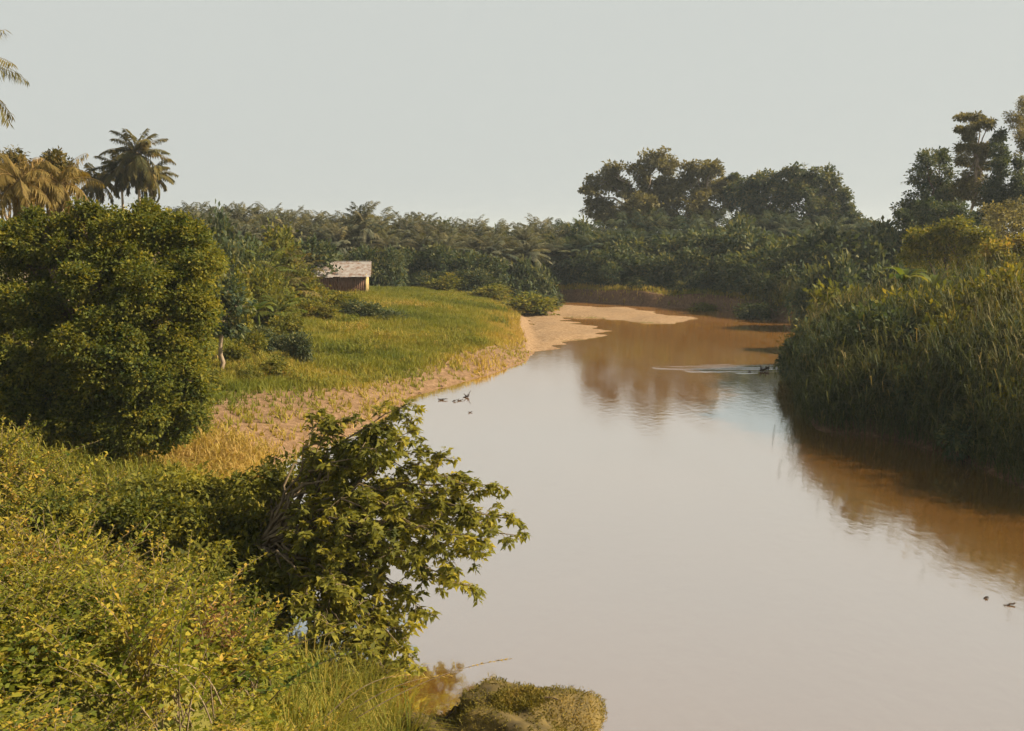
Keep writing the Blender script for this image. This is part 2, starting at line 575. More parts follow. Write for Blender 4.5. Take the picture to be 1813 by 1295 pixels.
def terrain(P):
    """height and sand amount at plan points P (n,2)"""
    P = np.asarray(P, float).reshape(-1, 2)
    dl, df_, dr = poly_dist(P, LEFT), poly_dist(P, FAR), poly_dist(P, RIGHT)
    d = np.minimum(np.minimum(dl, df_), dr)
    wet = inside(P, POLY)
    x, y = P[:, 0], P[:, 1]
    zl = 0.05 + 1.5 * (1 - np.exp(-dl / 4.5)) + 0.055 * np.minimum(dl, 45)
    zl = zl + 1.0 * sstep(-11, -18, x) * sstep(44, 30, y)
    zf = (1.75 + 0.3 * vnoise(P, 0.5, 61)) * sstep(0.0, 0.9 + 0.5 * vnoise(P, 0.9, 62), df_) + 0.02 * np.minimum(df_, 60)
    zr = 3.6 * (1 - np.exp(-dr / 5.5)) + 0.05 * np.minimum(dr, 40)
    wl, wf, wr = 1 / (dl + 0.3) ** 4, 1 / (df_ + 0.3) ** 4, 1 / (dr + 0.3) ** 4
    z = (zl * wl + zf * wf + zr * wr) / (wl + wf + wr)
    # road embankment beside the bridge, lower left
    emb = 4.7 * sstep(20.5, 12.5, y + 0.25 * (x + 6)) * sstep(-1.6, -5.6, x)
    z = np.maximum(z, emb + 0.25 * z)
    z = z + 0.16 * vnoise(P, 0.45, 3) * sstep(1, 8, d) + 0.05 * vnoise(P, 1.9, 4) * sstep(0.5, 4, d)
    z = np.where(wet, -np.minimum(1.6, 0.25 * d), z)
    sd = np.where(inside(P, SAND), poly_dist(P, SAND, True), -poly_dist(P, SAND, True))
    sd = sd + 1.5 * vnoise(P * np.array([0.25, 1.0]), 0.8, 31) - 0.3 + 0.4 * vnoise(P, 2.6, 32)
    zs = np.clip(0.10 * sd, -0.3, 0.16) + 0.11 * vnoise(P, 0.9, 9) * sstep(-0.5, 1.0, sd)
    z = np.where(sd > -1.5, np.maximum(z, zs), z)
    sand = np.clip(sd * 1.5 + 0.5, 0, 1)
    # bare reddish margin along the left shore, widest below the meadow
    wdt = 1.9 + 1.0 * vnoise(P, 0.22, 5) + 4.0 * sstep(60, 52, y) * sstep(40, 46, y)
    marg = sstep(wdt + 2.5, wdt - 0.5, dl) * sstep(39, 45, y) * (wl > wf) * (wl > wr)
    sand = np.maximum(sand, marg)
    return z, np.where((z < 0.05) & (sd < -3) & (wl < wf + wr), 0.0, sand)


def gz(x, y):
    return float(terrain([[x, y]])[0][0])


def axis(parts):
    return np.unique(np.concatenate([np.arange(a, b, s) for a, b, s in parts] + [[parts[-1][1]]]))


gx = axis([(-3000, -400, 260), (-400, -100, 30), (-100, -44, 4), (-44, -26, 1.0), (-26, 28, 0.45), (28, 60, 1.2), (60, 120, 5), (120, 400, 40), (400, 3000, 260)])
gy = axis([(-60, 2, 6), (2, 90, 0.45), (90, 150, 0.6), (150, 190, 2.0), (190, 320, 10), (320, 1000, 60), (1000, 4500, 350)])
GX, GY = np.meshgrid(gx, gy, indexing='ij')
PP = np.stack([GX.ravel(), GY.ravel()], -1)
hz, sand = terrain(PP)
V = np.column_stack([PP, hz])
nx, ny = len(gx), len(gy)
i, j = np.meshgrid(np.arange(nx - 1), np.arange(ny - 1), indexing='ij')
Q = np.stack([i * ny + j, (i + 1) * ny + j, (i + 1) * ny + j + 1, i * ny + j + 1], -1).reshape(-1, 4)
bf = Buf()
bf.quads(V, Q)
ground = bf.build('ground', M['ground'], smooth=True)
a = ground.data.attributes.new('sand', 'FLOAT', 'POINT')
a.data.foreach_set('value', sand.astype(np.float32))
mud = np.maximum(sstep(2.2, 1.2, poly_dist(PP, FAR)) * (hz < 2.3), sstep(1.6, 0.8, poly_dist(PP, RIGHT)) * (hz < 1.5)) * (sand < 0.2)
mud = np.maximum(mud, 0.62 * sand * (~inside(PP, SAND)))
a = ground.data.attributes.new('mud', 'FLOAT', 'POINT')
a.data.foreach_set('value', mud.astype(np.float32))
ground['kind'] = 'structure'

bf = Buf()
bf.quads([(-16, -40, 0), (420, -40, 0), (420, 150, 0), (-16, 150, 0)], [(0, 1, 2, 3)])
water = bf.build('river_water', M['water'])
water['kind'] = 'structure'


# ------------------------------------------------------------------ plant generators
def cloud(buf, lobes, rng, density=1.0, leaf=0.3, width=0.16, per=26, clump=0.55, droop=0.25, big=False, shell=0.55, tint0=0.5, sub=0, subr=0.42, subv=0.3):
    """leaves gathered in clumps over the shells of several ellipsoid lobes; sub splits every lobe into that many knobs"""
    if sub:
        fine = []
        for c, rad in lobes:
            c, rad = np.asarray(c, float), np.asarray(rad, float)
            for q in range(sub):
                d = unit(rng.normal(size=3) + np.array([0, 0, 0.35]))
                r_ = rad * subr * rng.uniform(0.92 - subv, 0.95 + subv)
                r_[:2] = np.maximum(r_[:2], rad[2] * 0.3)
                fine.append((c + d * rad * rng.uniform(0.55, 0.85), r_))
            fine.append((c, rad * 0.55))
        lobes = fine
    for c, rad in lobes:
        c, rad = np.asarray(c, float), np.asarray(rad, float)
        area = (rad[0] * rad[1] + rad[0] * rad[2] + rad[1] * rad[2]) / 3 * 4 * PI
        n = max(6, int(density * area / (clump * clump * 2.2)))
        d = unit(rng.normal(size=(n, 3)))
        rr = rng.uniform(shell ** 2, 1.06, n) ** 0.5 * (1 + 0.10 * rng.normal(size=n))
        C = c + d * rad * rr[:, None]
        out_c = unit(d / rad)
        m = rng.poisson(per, n).clip(4)
        k = np.repeat(np.arange(n), m)
        tot = len(k)
        off = rng.normal(size=(tot, 3)) * clump * np.array([0.5, 0.5, 0.36])
        P = C[k] + off
        D = out_c[k] * 0.7 + unit(off) * 0.6 + rng.normal(size=(tot, 3)) * 0.45
        D[:, 2] -= droop
        tc_ = rng.normal(0, 0.13, n)
        t = np.clip(tint0 + tc_[k] + rng.normal(0, 0.13, tot), 0, 1)
        L = leaf * rng.uniform(0.7, 1.3, tot)
        (leaves2 if big else leaves)(buf, P, D, L, width / leaf * L, t, rng)


def limb(buf, a, b, r0, r1, rng, sag=0.0, n=7, wob=0.06, sides=6):
    a, b = np.asarray(a, float), np.asarray(b, float)
    t = np.linspace(0, 1, n)[:, None]
    ln = np.linalg.norm(b - a)
    p = a + (b - a) * t
    p = p + np.sin(t * PI) * np.array([0, 0, 1.0]) * sag * ln
    w = rng.normal(size=(n, 3)) * wob * ln * np.sin(t * PI)
    p = p + w * 0.5
    tube(buf, p, (r0 + (r1 - r0) * t[:, 0] ** 0.8), sides)
    return p


def broadleaf(name, label, loc, lobes, mat, rng, trunk_r=0.25, fork=0.35, group=None, cat='tree', bark='bark', **kw):
    """tree or big shrub: trunk, branches to every lobe, leafy crown (lobes relative to the base)"""
    t = thing(name, label, cat, loc, 0, group)
    top = max(c[2] for c, r_ in lobes)
    cx = np.mean([c[0] for c, r_ in lobes]) * 0.35
    cy = np.mean([c[1] for c, r_ in lobes]) * 0.35
    f = np.array([cx, cy, top * fork])
    b = Buf()
    limb(b, (0, 0, -0.4), f, trunk_r, trunk_r * 0.7, rng, n=8, wob=0.04, sides=8)
    b.build('trunk', M[bark], t, True)
    for c, r_ in lobes:
        b = Buf()
        c = np.asarray(c, float)
        p = limb(b, f, c + np.array([0, 0, r_[2] * 0.3]), trunk_r * 0.62, trunk_r * 0.12, rng, sag=0.06, wob=0.07, sides=5)
        for q in range(4):
            e = c + unit(rng.normal(size=3)) * np.asarray(r_) * 0.85
            limb(b, p[-3 + q % 2], e, trunk_r * 0.2, trunk_r * 0.05, rng, sag=0.05, n=5, sides=4)
        b.build('branch', M[bark], t, True)
    b = Buf()
    cloud(b, lobes, rng, **kw)
    b.build('crown', M[mat], t)
    return t


def frond(L, rng, n=26, a0=60, a1=-45, leaf=0.7, width=0.06, hang=0.5, rach=0.03, t0=0.5, spread=0.62, ns=9):
    """pinnate palm frond growing from the origin towards +X"""
    b = Buf()
    ts = np.linspace(0, 1, ns)
    ang = np.radians(a0 + (a1 - a0) * ts ** 1.15)
    dl = L / (ns - 1)
    x = np.concatenate([[0], np.cumsum(np.cos((ang[1:] + ang[:-1]) / 2) * dl)])
    z = np.concatenate([[0], np.cumsum(np.sin((ang[1:] + ang[:-1]) / 2) * dl)])
    side = rng.normal(0, 0.05) * L * ts ** 2
    p = np.column_stack([x, side, z])
    tube(b, p, rach * (1 - 0.8 * ts), 3, np.clip(t0 + 0.3, 0, 1))
    tt = np.linspace(0.14, 1.0, n)
    px = np.column_stack([np.interp(tt, ts, p[:, k]) for k in range(3)])
    tg = unit(np.column_stack([np.interp(tt, ts, np.gradient(p[:, k])) for k in range(3)]))
    prof = leaf * (0.35 + 0.65 * np.sin(PI * np.clip(tt * 0.9 + 0.08, 0, 1)) ** 0.7)
    for s in (-1, 1):
        D = tg * (1 - spread) + np.array([0, s, 0]) * spread + rng.normal(size=(n, 3)) * 0.10
        D = unit(D)
        D[:, 2] -= hang * rng.uniform(0.6, 1.3, n)
        t = np.clip(t0 + rng.normal(0, 0.10, n), 0, 1)
        leaves(b, px, D, prof * rng.uniform(0.85, 1.15, n), width, t, rng, up=np.tile([0.0, 0.0, 1.0], (n, 1)) + tg * 0.6, fold=0.2)
    return b


def palm_parts(h, nf, L, rng, r0=0.22, r1=0.17, lean=0.0, el=(75, -30), bow=55, skirt=0, **kw):
    """trunk buffer and list of frond buffers, crown at height h"""
    tb = Buf()
    t = np.linspace(0, 1, 14)
    cx = lean * h * t ** 1.6
    rad = r0 + (r1 - r0) * t + 0.02 * (np.arange(14) % 2)
    tube(tb, np.column_stack([cx, np.zeros(14), -0.4 + (h + 0.4) * t]), rad, 8)
    fr = []
    for k in range(nf):
        u = k / max(nf - 1, 1)
        az = k * 2.399 + rng.uniform(-0.25, 0.25)
        a0 = el[0] + (el[1] - el[0]) * u + rng.uniform(-8, 8)
        f = frond(L * rng.uniform(0.82, 1.1), rng, a0=a0, a1=a0 - bow * rng.uniform(0.8, 1.3), t0=np.clip(0.5 + rng.normal(0, 0.13), 0.05, 0.95), **kw)
        o = Buf()
        o.add(f, rotz(az), (cx[-1] + 0.12 * math.cos(az), 0.12 * math.sin(az), h - 0.25 * u))
        fr.append(o)
    return tb, fr


# ------------------------------------------------------------------ oil palm plantation
rngP = np.random.RandomState(11)
OIL = []
for k in range(5):
    tb, fr = palm_parts(7.0, 34, 5.2, rngP, r0=0.38, r1=0.34, el=(88, -6), bow=58, n=28, leaf=1.15, width=0.17, hang=0.45, rach=0.07)
    cb = Buf()
    for f in fr:
        cb.add(f)
    OIL.append((tb.mesh('trunk', M['bark'], True), cb.mesh('crown', M['palm_far']), cb.mesh('crown', M['palm_shaded'])))


def oil_palm(px, py_top, d, label, group, k=None, wide=1.0, cat='palm'):
    p = W(px, py_top, d)
    g = gz(p[0], p[1])
    k = rngP.randint(5) if k is None else k
    # crown tops out about 4 m above the crown base at 7 m
    s = np.clip((p[2] - g) / 11.6, 0.35, 1.6)
    t = thing('oil_palm', label, cat, (p[0], p[1], g - 0.1), rngP.uniform(0, 6.28), group)
    t.scale = (0.85 * wide, 0.85 * wide, s)
    link('trunk', OIL[k][0], t)
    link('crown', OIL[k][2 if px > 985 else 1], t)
    return t


def interp(x, pts):
    return float(np.interp(x, [a for a, b in pts], [b for a, b in pts]))


TOPS = [(300, 352), (440, 352), (560, 362), (700, 374), (900, 380), (960, 386), (1020, 384), (1100, 372), (1300, 378), (1480, 380), (1560, 402), (1640, 395)]
ORD = ['first', 'second', 'third', 'fourth', 'fifth', 'sixth', 'seventh', 'eighth', 'ninth', 'tenth', 'eleventh', 'twelfth', 'thirteenth', 'fourteenth', 'fifteenth', 'sixteenth',
       'seventeenth', 'eighteenth', 'nineteenth', 'twentieth', 'twenty-first', 'twenty-second', 'twenty-third', 'twenty-fourth', 'twenty-fifth']
ROWS = [(178, -4, 318, 1000, 40, 'oil palms in the rear plantation row', 'hazy oil palm crown, %s from the left in the rear plantation row', 1.05),
        (164, 2, 296, 985, 42, 'oil palms in the middle plantation row', 'grey-green oil palm, %s from the left in the middle plantation row behind the hut', 1.0),
        (150, 24, 330, 965, 46, 'oil palms in the front plantation row', 'lower oil palm, %s from the left in the front plantation row facing the meadow', 1.0),
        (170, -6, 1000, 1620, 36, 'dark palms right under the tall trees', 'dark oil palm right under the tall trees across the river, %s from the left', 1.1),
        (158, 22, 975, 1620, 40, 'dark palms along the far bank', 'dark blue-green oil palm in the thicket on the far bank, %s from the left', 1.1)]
for (d0, dyt, x0, x1, step, gname, lab, wide) in ROWS:
    x, q = x0, 0
    while x < x1:
        xx = x + rngP.uniform(-9, 9)
        oil_palm(xx, interp(xx, TOPS) + dyt + rngP.uniform(-6, 12), d0 + rngP.uniform(-3, 3), lab % ORD[q], gname, None, wide)
        x += step
        q += 1
oil_palm(641, 344, 150, 'tallest pointed oil palm crown rising above the row behind the hut', None, 2, 0.85)

# understory shrubs that close the thicket above the far bank
rngU = np.random.RandomState(5)
UND = []
for k in range(4):
    b = Buf()
    lob = [((rngU.uniform(-1.6, 1.6), rngU.uniform(-1, 1), rngU.uniform(0.8, 2.6)), (rngU.uniform(1.2, 2.0), rngU.uniform(1.0, 1.6), rngU.uniform(1.0, 1.7))) for q in range(5)]
    cloud(b, lob, rngU, density=1.0, leaf=0.42, width=0.22, per=20, clump=0.6)
    s = Buf()
    for c, r_ in lob:
        limb(s, (0, 0, -0.3), c, 0.10, 0.03, rngU, n=5, sides=5)
    UND.append((s.mesh('stem', M['bark'], True), b.mesh('crown', M['leaf_far'])))


def under(px, d, py_top, label, group, sx=1.0, cat='shrub'):
    p = W(px, py_top, d)
    g = gz(p[0], p[1])
    t = thing('thicket_shrub', label, cat, (p[0], p[1], g - 0.1), rngU.uniform(0, 6.28), group)
    s = max(0.3, (p[2] - g) / 4.0)
    t.scale = (sx, sx, s)
    k = rngU.randint(4)
    link('stem', UND[k][0], t)
    link('crown', UND[k][1], t)


FARD = [(930, 150), (1000, 146), (1150, 135), (1270, 128), (1400, 113), (1620, 108)]


def under_row(x0, x1, step, d, top, lab, group, sx, bank=None):
    x, q = x0, 0
    while x < x1:
        xx = x + rngU.uniform(-6, 6)
        if bank is not None:
            d = interp(xx, FARD) + bank
        under(xx, d + rngU.uniform(-1.2, 1.2), top + rngU.uniform(-12, 14), lab % ORD[q], group, sx * rngU.uniform(0.85, 1.2))
        x += step
        q += 1


under_row(975, 1620, 44, 162, 402, 'tall dark shrub deep in the far thicket, %s from the left', 'tall shrubs deep in the far thicket', 1.7, 18)
under_row(968, 1450, 32, 151, 440, 'dark leafy shrub on top of the far bank, %s from the left', 'shrubs on the far bank', 1.25, 9)
under_row(980, 1400, 38, 145, 474, 'low dark shrub at the brink of the far bank, %s from the left', 'low shrubs at the brink of the far bank', 0.85, 5.6)
under_row(320, 960, 46, 170, 398, 'dull shrub between the plantation rows, %s from the left', 'shrubs between the plantation rows', 1.7)
under_row(690, 965, 32, 143, 446, 'dull green shrub at the foot of the plantation, %s rightwards from the hut', 'shrubs at the foot of the plantation', 1.15)
under_row(700, 900, 40, 138, 476, 'low sunlit shrub before the plantation foot, %s rightwards from the hut', 'low shrubs before the plantation foot', 0.9)
under_row(545, 690, 28, 136, 432, 'mixed green shrub behind the hut roof, %s from the left', 'shrubs behind the hut', 1.1)
under_row(330, 545, 34, 118, 420, 'mixed green shrub behind the young palms, %s from the left', 'shrubs behind the young palms', 1.2)
under_row(1440, 1900, 36, 104, 452, 'dark shrub behind the right bank reeds, %s from the left', 'shrubs behind the right bank reeds', 1.2)
under_row(1560, 1900, 40, 112, 410, 'tall dark shrub at the foot of the right tree group, %s from the left', 'tall shrubs below the right tree group', 1.4)

# ------------------------------------------------------------------ tall trees across the river
rngT = np.random.RandomState(21)


def lobes_px(base, d, specs, depth=0.8):
    """ellipsoid lobes from (px, py, half width px, half height px), relative to base"""
    out_ = []
    for (a, b_, w, h) in specs:
        dd = d + rngT.uniform(-2.0, 2.0)
        p = W(a, b_, dd)
        s = dd / FPX
        out_.append((tuple(p - np.asarray(base)), (w * s, max(w, h) * s * depth, h * s)))
    return out_


def tall(name, label, px, d, specs, mat, **kw):
    p = W(px, 500, d)
    base = np.array([p[0], p[1], gz(p[0], p[1])])
    kw.setdefault('leaf', 0.55)
    kw.setdefault('width', 0.34)
    kw.setdefault('clump', 0.62)
    kw.setdefault('per', 17)
    kw.setdefault('density', 0.75)
    kw.setdefault('sub', 7)
    kw.setdefault('shell', 0.45)
    return broadleaf(name, label, tuple(base), lobes_px(base, d, specs), mat, rngT, **kw)


tall('spreading_tree', 'tallest spreading tree with an open left side above the far thicket', 1140, 186,
     [(1162, 285, 28, 18), (1130, 303, 26, 17), (1186, 296, 20, 15), (1085, 300, 22, 11), (1062, 322, 26, 10), (1044, 338, 20, 9), (1100, 335, 34, 22), (1150, 332, 38, 26), (1185, 335, 24, 26), (1062, 362, 26, 16), (1130, 365, 50, 22), (1080, 385, 46, 20), (1150, 392, 60, 24)],
     'leaf_brown', trunk_r=0.5, fork=0.5, bark='bark_pale')
tall('spreading_tree', 'pale brownish tree with ragged top just right of the tallest tree', 1240, 184,
     [(1232, 300, 22, 14), (1258, 305, 22, 16), (1216, 325, 20, 20), (1252, 335, 32, 22), (1235, 362, 34, 22), (1275, 330, 10, 12), (1200, 352, 24, 26), (1230, 392, 50, 24), (1282, 358, 22, 26)],
     'leaf_brown', trunk_r=0.4, fork=0.5, bark='bark_pale')
tall('round_tree', 'dark rounded tree with small knob at left, second from the sky gap', 1345, 182,
     [(1306, 318, 15, 13), (1352, 322, 26, 16), (1330, 340, 34, 24), (1375, 345, 30, 26), (1345, 372, 46, 26), (1310, 352, 24, 26), (1340, 398, 60, 26)],
     'leaf_far', trunk_r=0.45, fork=0.45, tint0=0.55)
tall('round_tree', 'broad dark tree nearest the sky gap, its right edge stepping down', 1445, 180,
     [(1396, 312, 16, 14), (1436, 308, 30, 16), (1466, 318, 22, 18), (1420, 338, 38, 26), (1472, 345, 26, 26), (1440, 372, 52, 28), (1494, 345, 10, 9), (1500, 378, 18, 20), (1400, 352, 24, 30), (1440, 400, 66, 26), (1516, 395, 20, 14)],
     'leaf_far', trunk_r=0.45, fork=0.45, tint0=0.55)
tall('round_tree', 'small low tree in the dip between the two tall groups', 1545, 176,
     [(1528, 402, 24, 18), (1556, 412, 20, 18), (1535, 430, 34, 24)], 'leaf_far', trunk_r=0.25, fork=0.4)

# right-hand group
tall('round_tree', 'dark tree forming the left shoulder of the right-hand tree group', 1650, 128,
     [(1640, 288, 24, 22), (1664, 285, 18, 20), (1632, 318, 24, 26), (1668, 318, 28, 30), (1625, 350, 26, 24), (1665, 355, 36, 26), (1608, 372, 22, 20), (1690, 352, 30, 34), (1650, 385, 50, 26)],
     'leaf_far', trunk_r=0.4, fork=0.4, leaf=0.36, width=0.2, clump=0.48, tint0=0.5)
tall('tiered_tree', 'tall thin tree with flat layered tufts against the sky, right group', 1722, 122,
     [(1712, 206, 20, 6), (1735, 212, 14, 6), (1750, 219, 15, 8), (1703, 232, 15, 6), (1728, 228, 16, 7), (1715, 245, 16, 7), (1712, 262, 22, 10), (1738, 268, 20, 14), (1705, 284, 15, 12), (1735, 292, 22, 14), (1720, 312, 22, 16), (1708, 335, 26, 20), (1740, 340, 26, 24)],
     'leaf_brown', trunk_r=0.22, fork=0.78, leaf=0.32, width=0.18, clump=0.36, per=15, density=0.9, bark='bark_pale')
tall('creeper_column', 'dark column of creeper covering a dead trunk beside the tiered tree', 1768, 118,
     [(1769, 246, 13, 14), (1768, 272, 17, 18), (1770, 300, 20, 22), (1766, 330, 26, 26), (1772, 362, 30, 26), (1750, 385, 40, 26)],
     'leaf_far', trunk_r=0.35, fork=0.6, leaf=0.30, width=0.18, clump=0.40, density=1.2, tint0=0.4)
tall('creeper_column', 'lower creeper clad stump at the right edge of the picture', 1803, 116,
     [(1802, 292, 9, 14), (1803, 318, 12, 18), (1804, 350, 18, 24)], 'leaf_far', trunk_r=0.25, fork=0.6, leaf=0.30, width=0.18, clump=0.38, density=1.2, tint0=0.45)
tall('feathery_tree', 'pale feathery tree cut by the right edge of the picture', 1835, 120,
     [(1812, 186, 18, 16), (1838, 190, 26, 18), (1798, 210, 18, 15), (1825, 222, 26, 18), (1812, 244, 22, 14), (1845, 250, 30, 24), (1822, 268, 18, 10), (1850, 290, 34, 26)],
     'leaf_brown', trunk_r=0.35, fork=0.6, leaf=0.30, width=0.12, clump=0.42, per=16, density=0.7, bark='bark_pale', tint0=0.6)
tall('round_tree', 'low dark tree in front of the right-hand group, under its left shoulder', 1650, 112,
     [(1600, 392, 22, 18), (1640, 372, 34, 20), (1690, 375, 36, 20), (1625, 405, 40, 24), (1690, 410, 44, 26)], 'leaf_far', trunk_r=0.3, fork=0.4, leaf=0.34, width=0.2, clump=0.5, tint0=0.45)
tall('round_tree', 'greyish tree at the right edge behind the yellow-green bush', 1785, 96,
     [(1770, 378, 34, 18), (1810, 372, 30, 20), (1785, 408, 44, 26), (1835, 405, 34, 30)], 'leaf_brown', trunk_r=0.28, fork=0.4, leaf=0.30, width=0.17, clump=0.45, tint0=0.5)
tall('leafy_bush', 'bright yellow-green bush above the reeds on the right bank', 1680, 84,
     [(1640, 420, 34, 22), (1685, 410, 38, 20), (1725, 420, 30, 22), (1620, 450, 30, 26), (1670, 450, 44, 28), (1725, 455, 36, 26)], 'leaf_bush', trunk_r=0.2, fork=0.3, leaf=0.26, width=0.15, clump=0.40, per=20, density=1.1, tint0=0.5, cat='bush')
tall('leafy_bush', 'golden bush at the right edge above the reeds', 1790, 76,
     [(1760, 440, 26, 26), (1795, 450, 34, 30), (1775, 475, 40, 24), (1830, 460, 34, 34)], 'leaf_bush', trunk_r=0.2, fork=0.3, leaf=0.26, width=0.15, clump=0.40, per=20, density=1.1, tint0=0.7, cat='bush')

# ------------------------------------------------------------------ left bank palms
def fine_palm(name, label, px, py, d, nf, L, mat, seed, lean=0.0, rz=0.0, group=None, **kw):
    """palm whose fronds are separate parts; crown centre at (px, py)"""
    rng = np.random.RandomState(seed)
    p = W(px, py, d)
    g = gz(p[0], p[1])
    tb, fr = palm_parts(p[2] - g, nf, L, rng, lean=lean, **kw)
    t = thing(name, label, 'palm', (p[0] - lean * (p[2] - g) * math.cos(rz), p[1] - lean * (p[2] - g) * math.sin(rz), g), rz, group)
    tb.build('trunk', M['bark_pale'], t, True)
    for f in fr:
        f.build('frond', M[mat], t)
    return t


fine_palm('coconut_palm', 'tall coconut palm with full ragged crown against the sky, tallest on the left', 243, 272, 108, 36, 3.6, 'palm_near', 1, el=(90, -75), bow=62, n=34, leaf=1.0, width=0.14, hang=0.7, rach=0.05, r0=0.16, r1=0.13)
fine_palm('coconut_palm', 'slender coconut palm whose crown merges under the tallest left palm', 266, 306, 112, 26, 2.9, 'palm_near', 2, el=(70, -60), bow=60, n=26, leaf=0.9, width=0.16, hang=0.8, rach=0.045, r0=0.14, r1=0.12)
fine_palm('coconut_palm', 'dark coconut palm leaning just left of the tallest left palm', 214, 298, 110, 26, 2.8, 'palm_near', 3, el=(80, -55), bow=55, n=26, leaf=0.9, width=0.16, hang=0.7, rach=0.045, r0=0.14, r1=0.12)
fine_palm('coconut_palm', 'short dark palm at the left foot of the tallest left palm', 170, 318, 112, 26, 2.8, 'palm_near', 4, el=(80, -50), bow=60, n=24, leaf=0.85, width=0.16, hang=0.7, rach=0.045, r0=0.14, r1=0.12)
rngV = np.random.RandomState(55)


def draped_tree(label, px, d, specs, nstr):
    t = tall('draped_tree', label, px, d, specs, 'palm_near', trunk_r=0.2, fork=0.6, leaf=0.24, width=0.13, clump=0.34, per=18, density=0.7, tint0=0.6, bark='bark_pale')
    base_ = np.array(t.location)
    b = Buf()
    for q in range(nstr):
        if q % 13 == 0:
            a_, b_, w, h = specs[rngV.randint(len(specs))]
            anchor = W(a_ + rngV.uniform(-1, 1) * w, b_ + rngV.uniform(-0.4, 0.8) * h, d + rngV.uniform(-1.6, 1.2)) - base_
            lmax = rngV.uniform(1.4, 4.0)
        st_ = anchor + rngV.normal(0, 0.16, 3)
        ln = lmax * rngV.uniform(0.45, 1.0)
        n = int(ln * 16)
        f = np.linspace(0, 1, n)
        sw = rngV.normal(0, 0.12, 2)
        pos = st_ + np.column_stack([f ** 2 * sw[0], f ** 2 * sw[1], -f * ln]) + rngV.normal(0, 0.03, (n, 3))
        D = rngV.normal(size=(n, 3)) * 0.5 + np.array([0, 0, -1.0])
        leaves(b, pos, D, rngV.uniform(0.14, 0.26, n), 0.075, np.clip(0.68 + rngV.normal(0, 0.2) + rngV.normal(0, 0.08, n), 0, 1), rngV)
    o = b.build('hanging_creeper', M['palm_dry'], t)
    o['kind'] = 'stuff'
    return t


draped_tree('tree draped in golden hanging creeper, cut by the left edge', 18, 62, [(18, 285, 24, 20), (45, 305, 26, 22), (-12, 310, 28, 30), (20, 335, 30, 24)], 150)
draped_tree('tree draped in golden hanging creeper, left of the coconut palms', 100, 64, [(100, 288, 22, 16), (78, 308, 24, 20), (118, 305, 18, 22), (98, 335, 30, 24)], 140)
fine_palm('weeping_palm', 'palm with golden hanging fronds before the draped tree at the left edge', 34, 318, 57, 24, 2.3, 'palm_dry', 5, el=(80, -60), bow=75, n=30, leaf=0.8, width=0.07, hang=1.4, rach=0.035, r0=0.14, r1=0.12)
fine_palm('weeping_palm', 'palm with golden hanging fronds left of the coconut palms', 106, 322, 59, 24, 2.2, 'palm_dry', 6, el=(80, -60), bow=75, n=30, leaf=0.8, width=0.07, hang=1.4, rach=0.035, r0=0.14, r1=0.12)
fine_palm('coconut_palm', 'palm mostly beyond the left edge, frond tips hanging into the sky', -92, 120, 40, 20, 3.1, 'palm_near', 17, el=(55, -45), bow=60, n=34, leaf=0.75, width=0.06, hang=0.9, rach=0.03, r0=0.16, r1=0.13)

# young palms and bananas between the big thicket and the hut
YOUNG = [(470, 470, 88, 3.8, 'young palm with upright fronds, tallest right of the big thicket'), (505, 500, 84, 3.2, 'young palm with yellow-lit fronds left of the hut'),
         (440, 452, 96, 3.6, 'young palm with dark fronds close behind the big thicket'), (530, 468, 100, 3.0, 'small young palm beside the left end of the hut roof'),
         (488, 540, 76, 2.6, 'low spreading young palm on the meadow edge left of the hut'), (415, 500, 80, 3.0, 'young palm growing behind the lone small tree')]
for q, (px, py, d, L, lab) in enumerate(YOUNG):
    rng = np.random.RandomState(40 + q)
    p = W(px, py, d)
    g = gz(p[0], p[1])
    hgt_ = max(0.5, p[2] - g - L * 0.25)
    tb, fr = palm_parts(hgt_, 15, L, rng, r0=0.2, r1=0.16, el=(86, 25), bow=62, n=26, leaf=0.7, width=0.085, hang=0.4, rach=0.045)
    t = thing('young_palm', lab, 'palm', (p[0], p[1], g), rng.uniform(0, 6), 'young palms left of the hut')
    tb.build('trunk', M['bark'], t, True)
    for f in fr:
        f.build('frond', M['palm_near' if q % 2 else 'banana'], t)


def banana_plant(label, px, py_top, d, seed, nl=8, L=2.0):
    rng = np.random.RandomState(seed)
    p = W(px, py_top, d)
    g = gz(p[0], p[1])
    h = max(0.6, p[2] - g - L * 0.8)
    t = thing('banana_plant', label, 'plant', (p[0], p[1], g), 0)
    b = Buf()
    limb(b, (0, 0, -0.2), (0.05, 0, h), 0.13, 0.08, rng, n=6, sides=7, wob=0.02)
    b.build('stem', M['banana'], t, True)
    for k in range(nl):
        az = k * 2.4 + rng.uniform(-0.3, 0.3)
        a0 = rng.uniform(45, 88)
        ns = 9
        ts = np.linspace(0, 1, ns)
        ang = np.radians(a0 - 95 * ts ** 1.3)
        x_ = np.cumsum(np.cos(ang)) * L / ns
        z_ = h + np.cumsum(np.sin(ang)) * L / ns
        wd = 0.30 * np.sin(PI * np.clip(ts * 0.95 + 0.03, 0, 1)) ** 0.6
        b = Buf()
        rows = np.stack([np.column_stack([x_, wd, z_ + wd * 0.25]), np.column_stack([x_, 0 * wd, z_]), np.column_stack([x_, -wd, z_ + wd * 0.25])], 1)
        ii, jj = np.meshgrid(np.arange(ns - 1), np.arange(2), indexing='ij')
        qd = np.stack([ii * 3 + jj, (ii + 1) * 3 + jj, (ii + 1) * 3 + jj + 1, ii * 3 + jj + 1], -1).reshape(-1, 4)
        b.quads(rows.reshape(-1, 3) @ rotz(az).T, qd, np.clip(0.55 + rng.normal(0, 0.2), 0, 1))
        b.build('leaf', M['banana'], t)
    return t


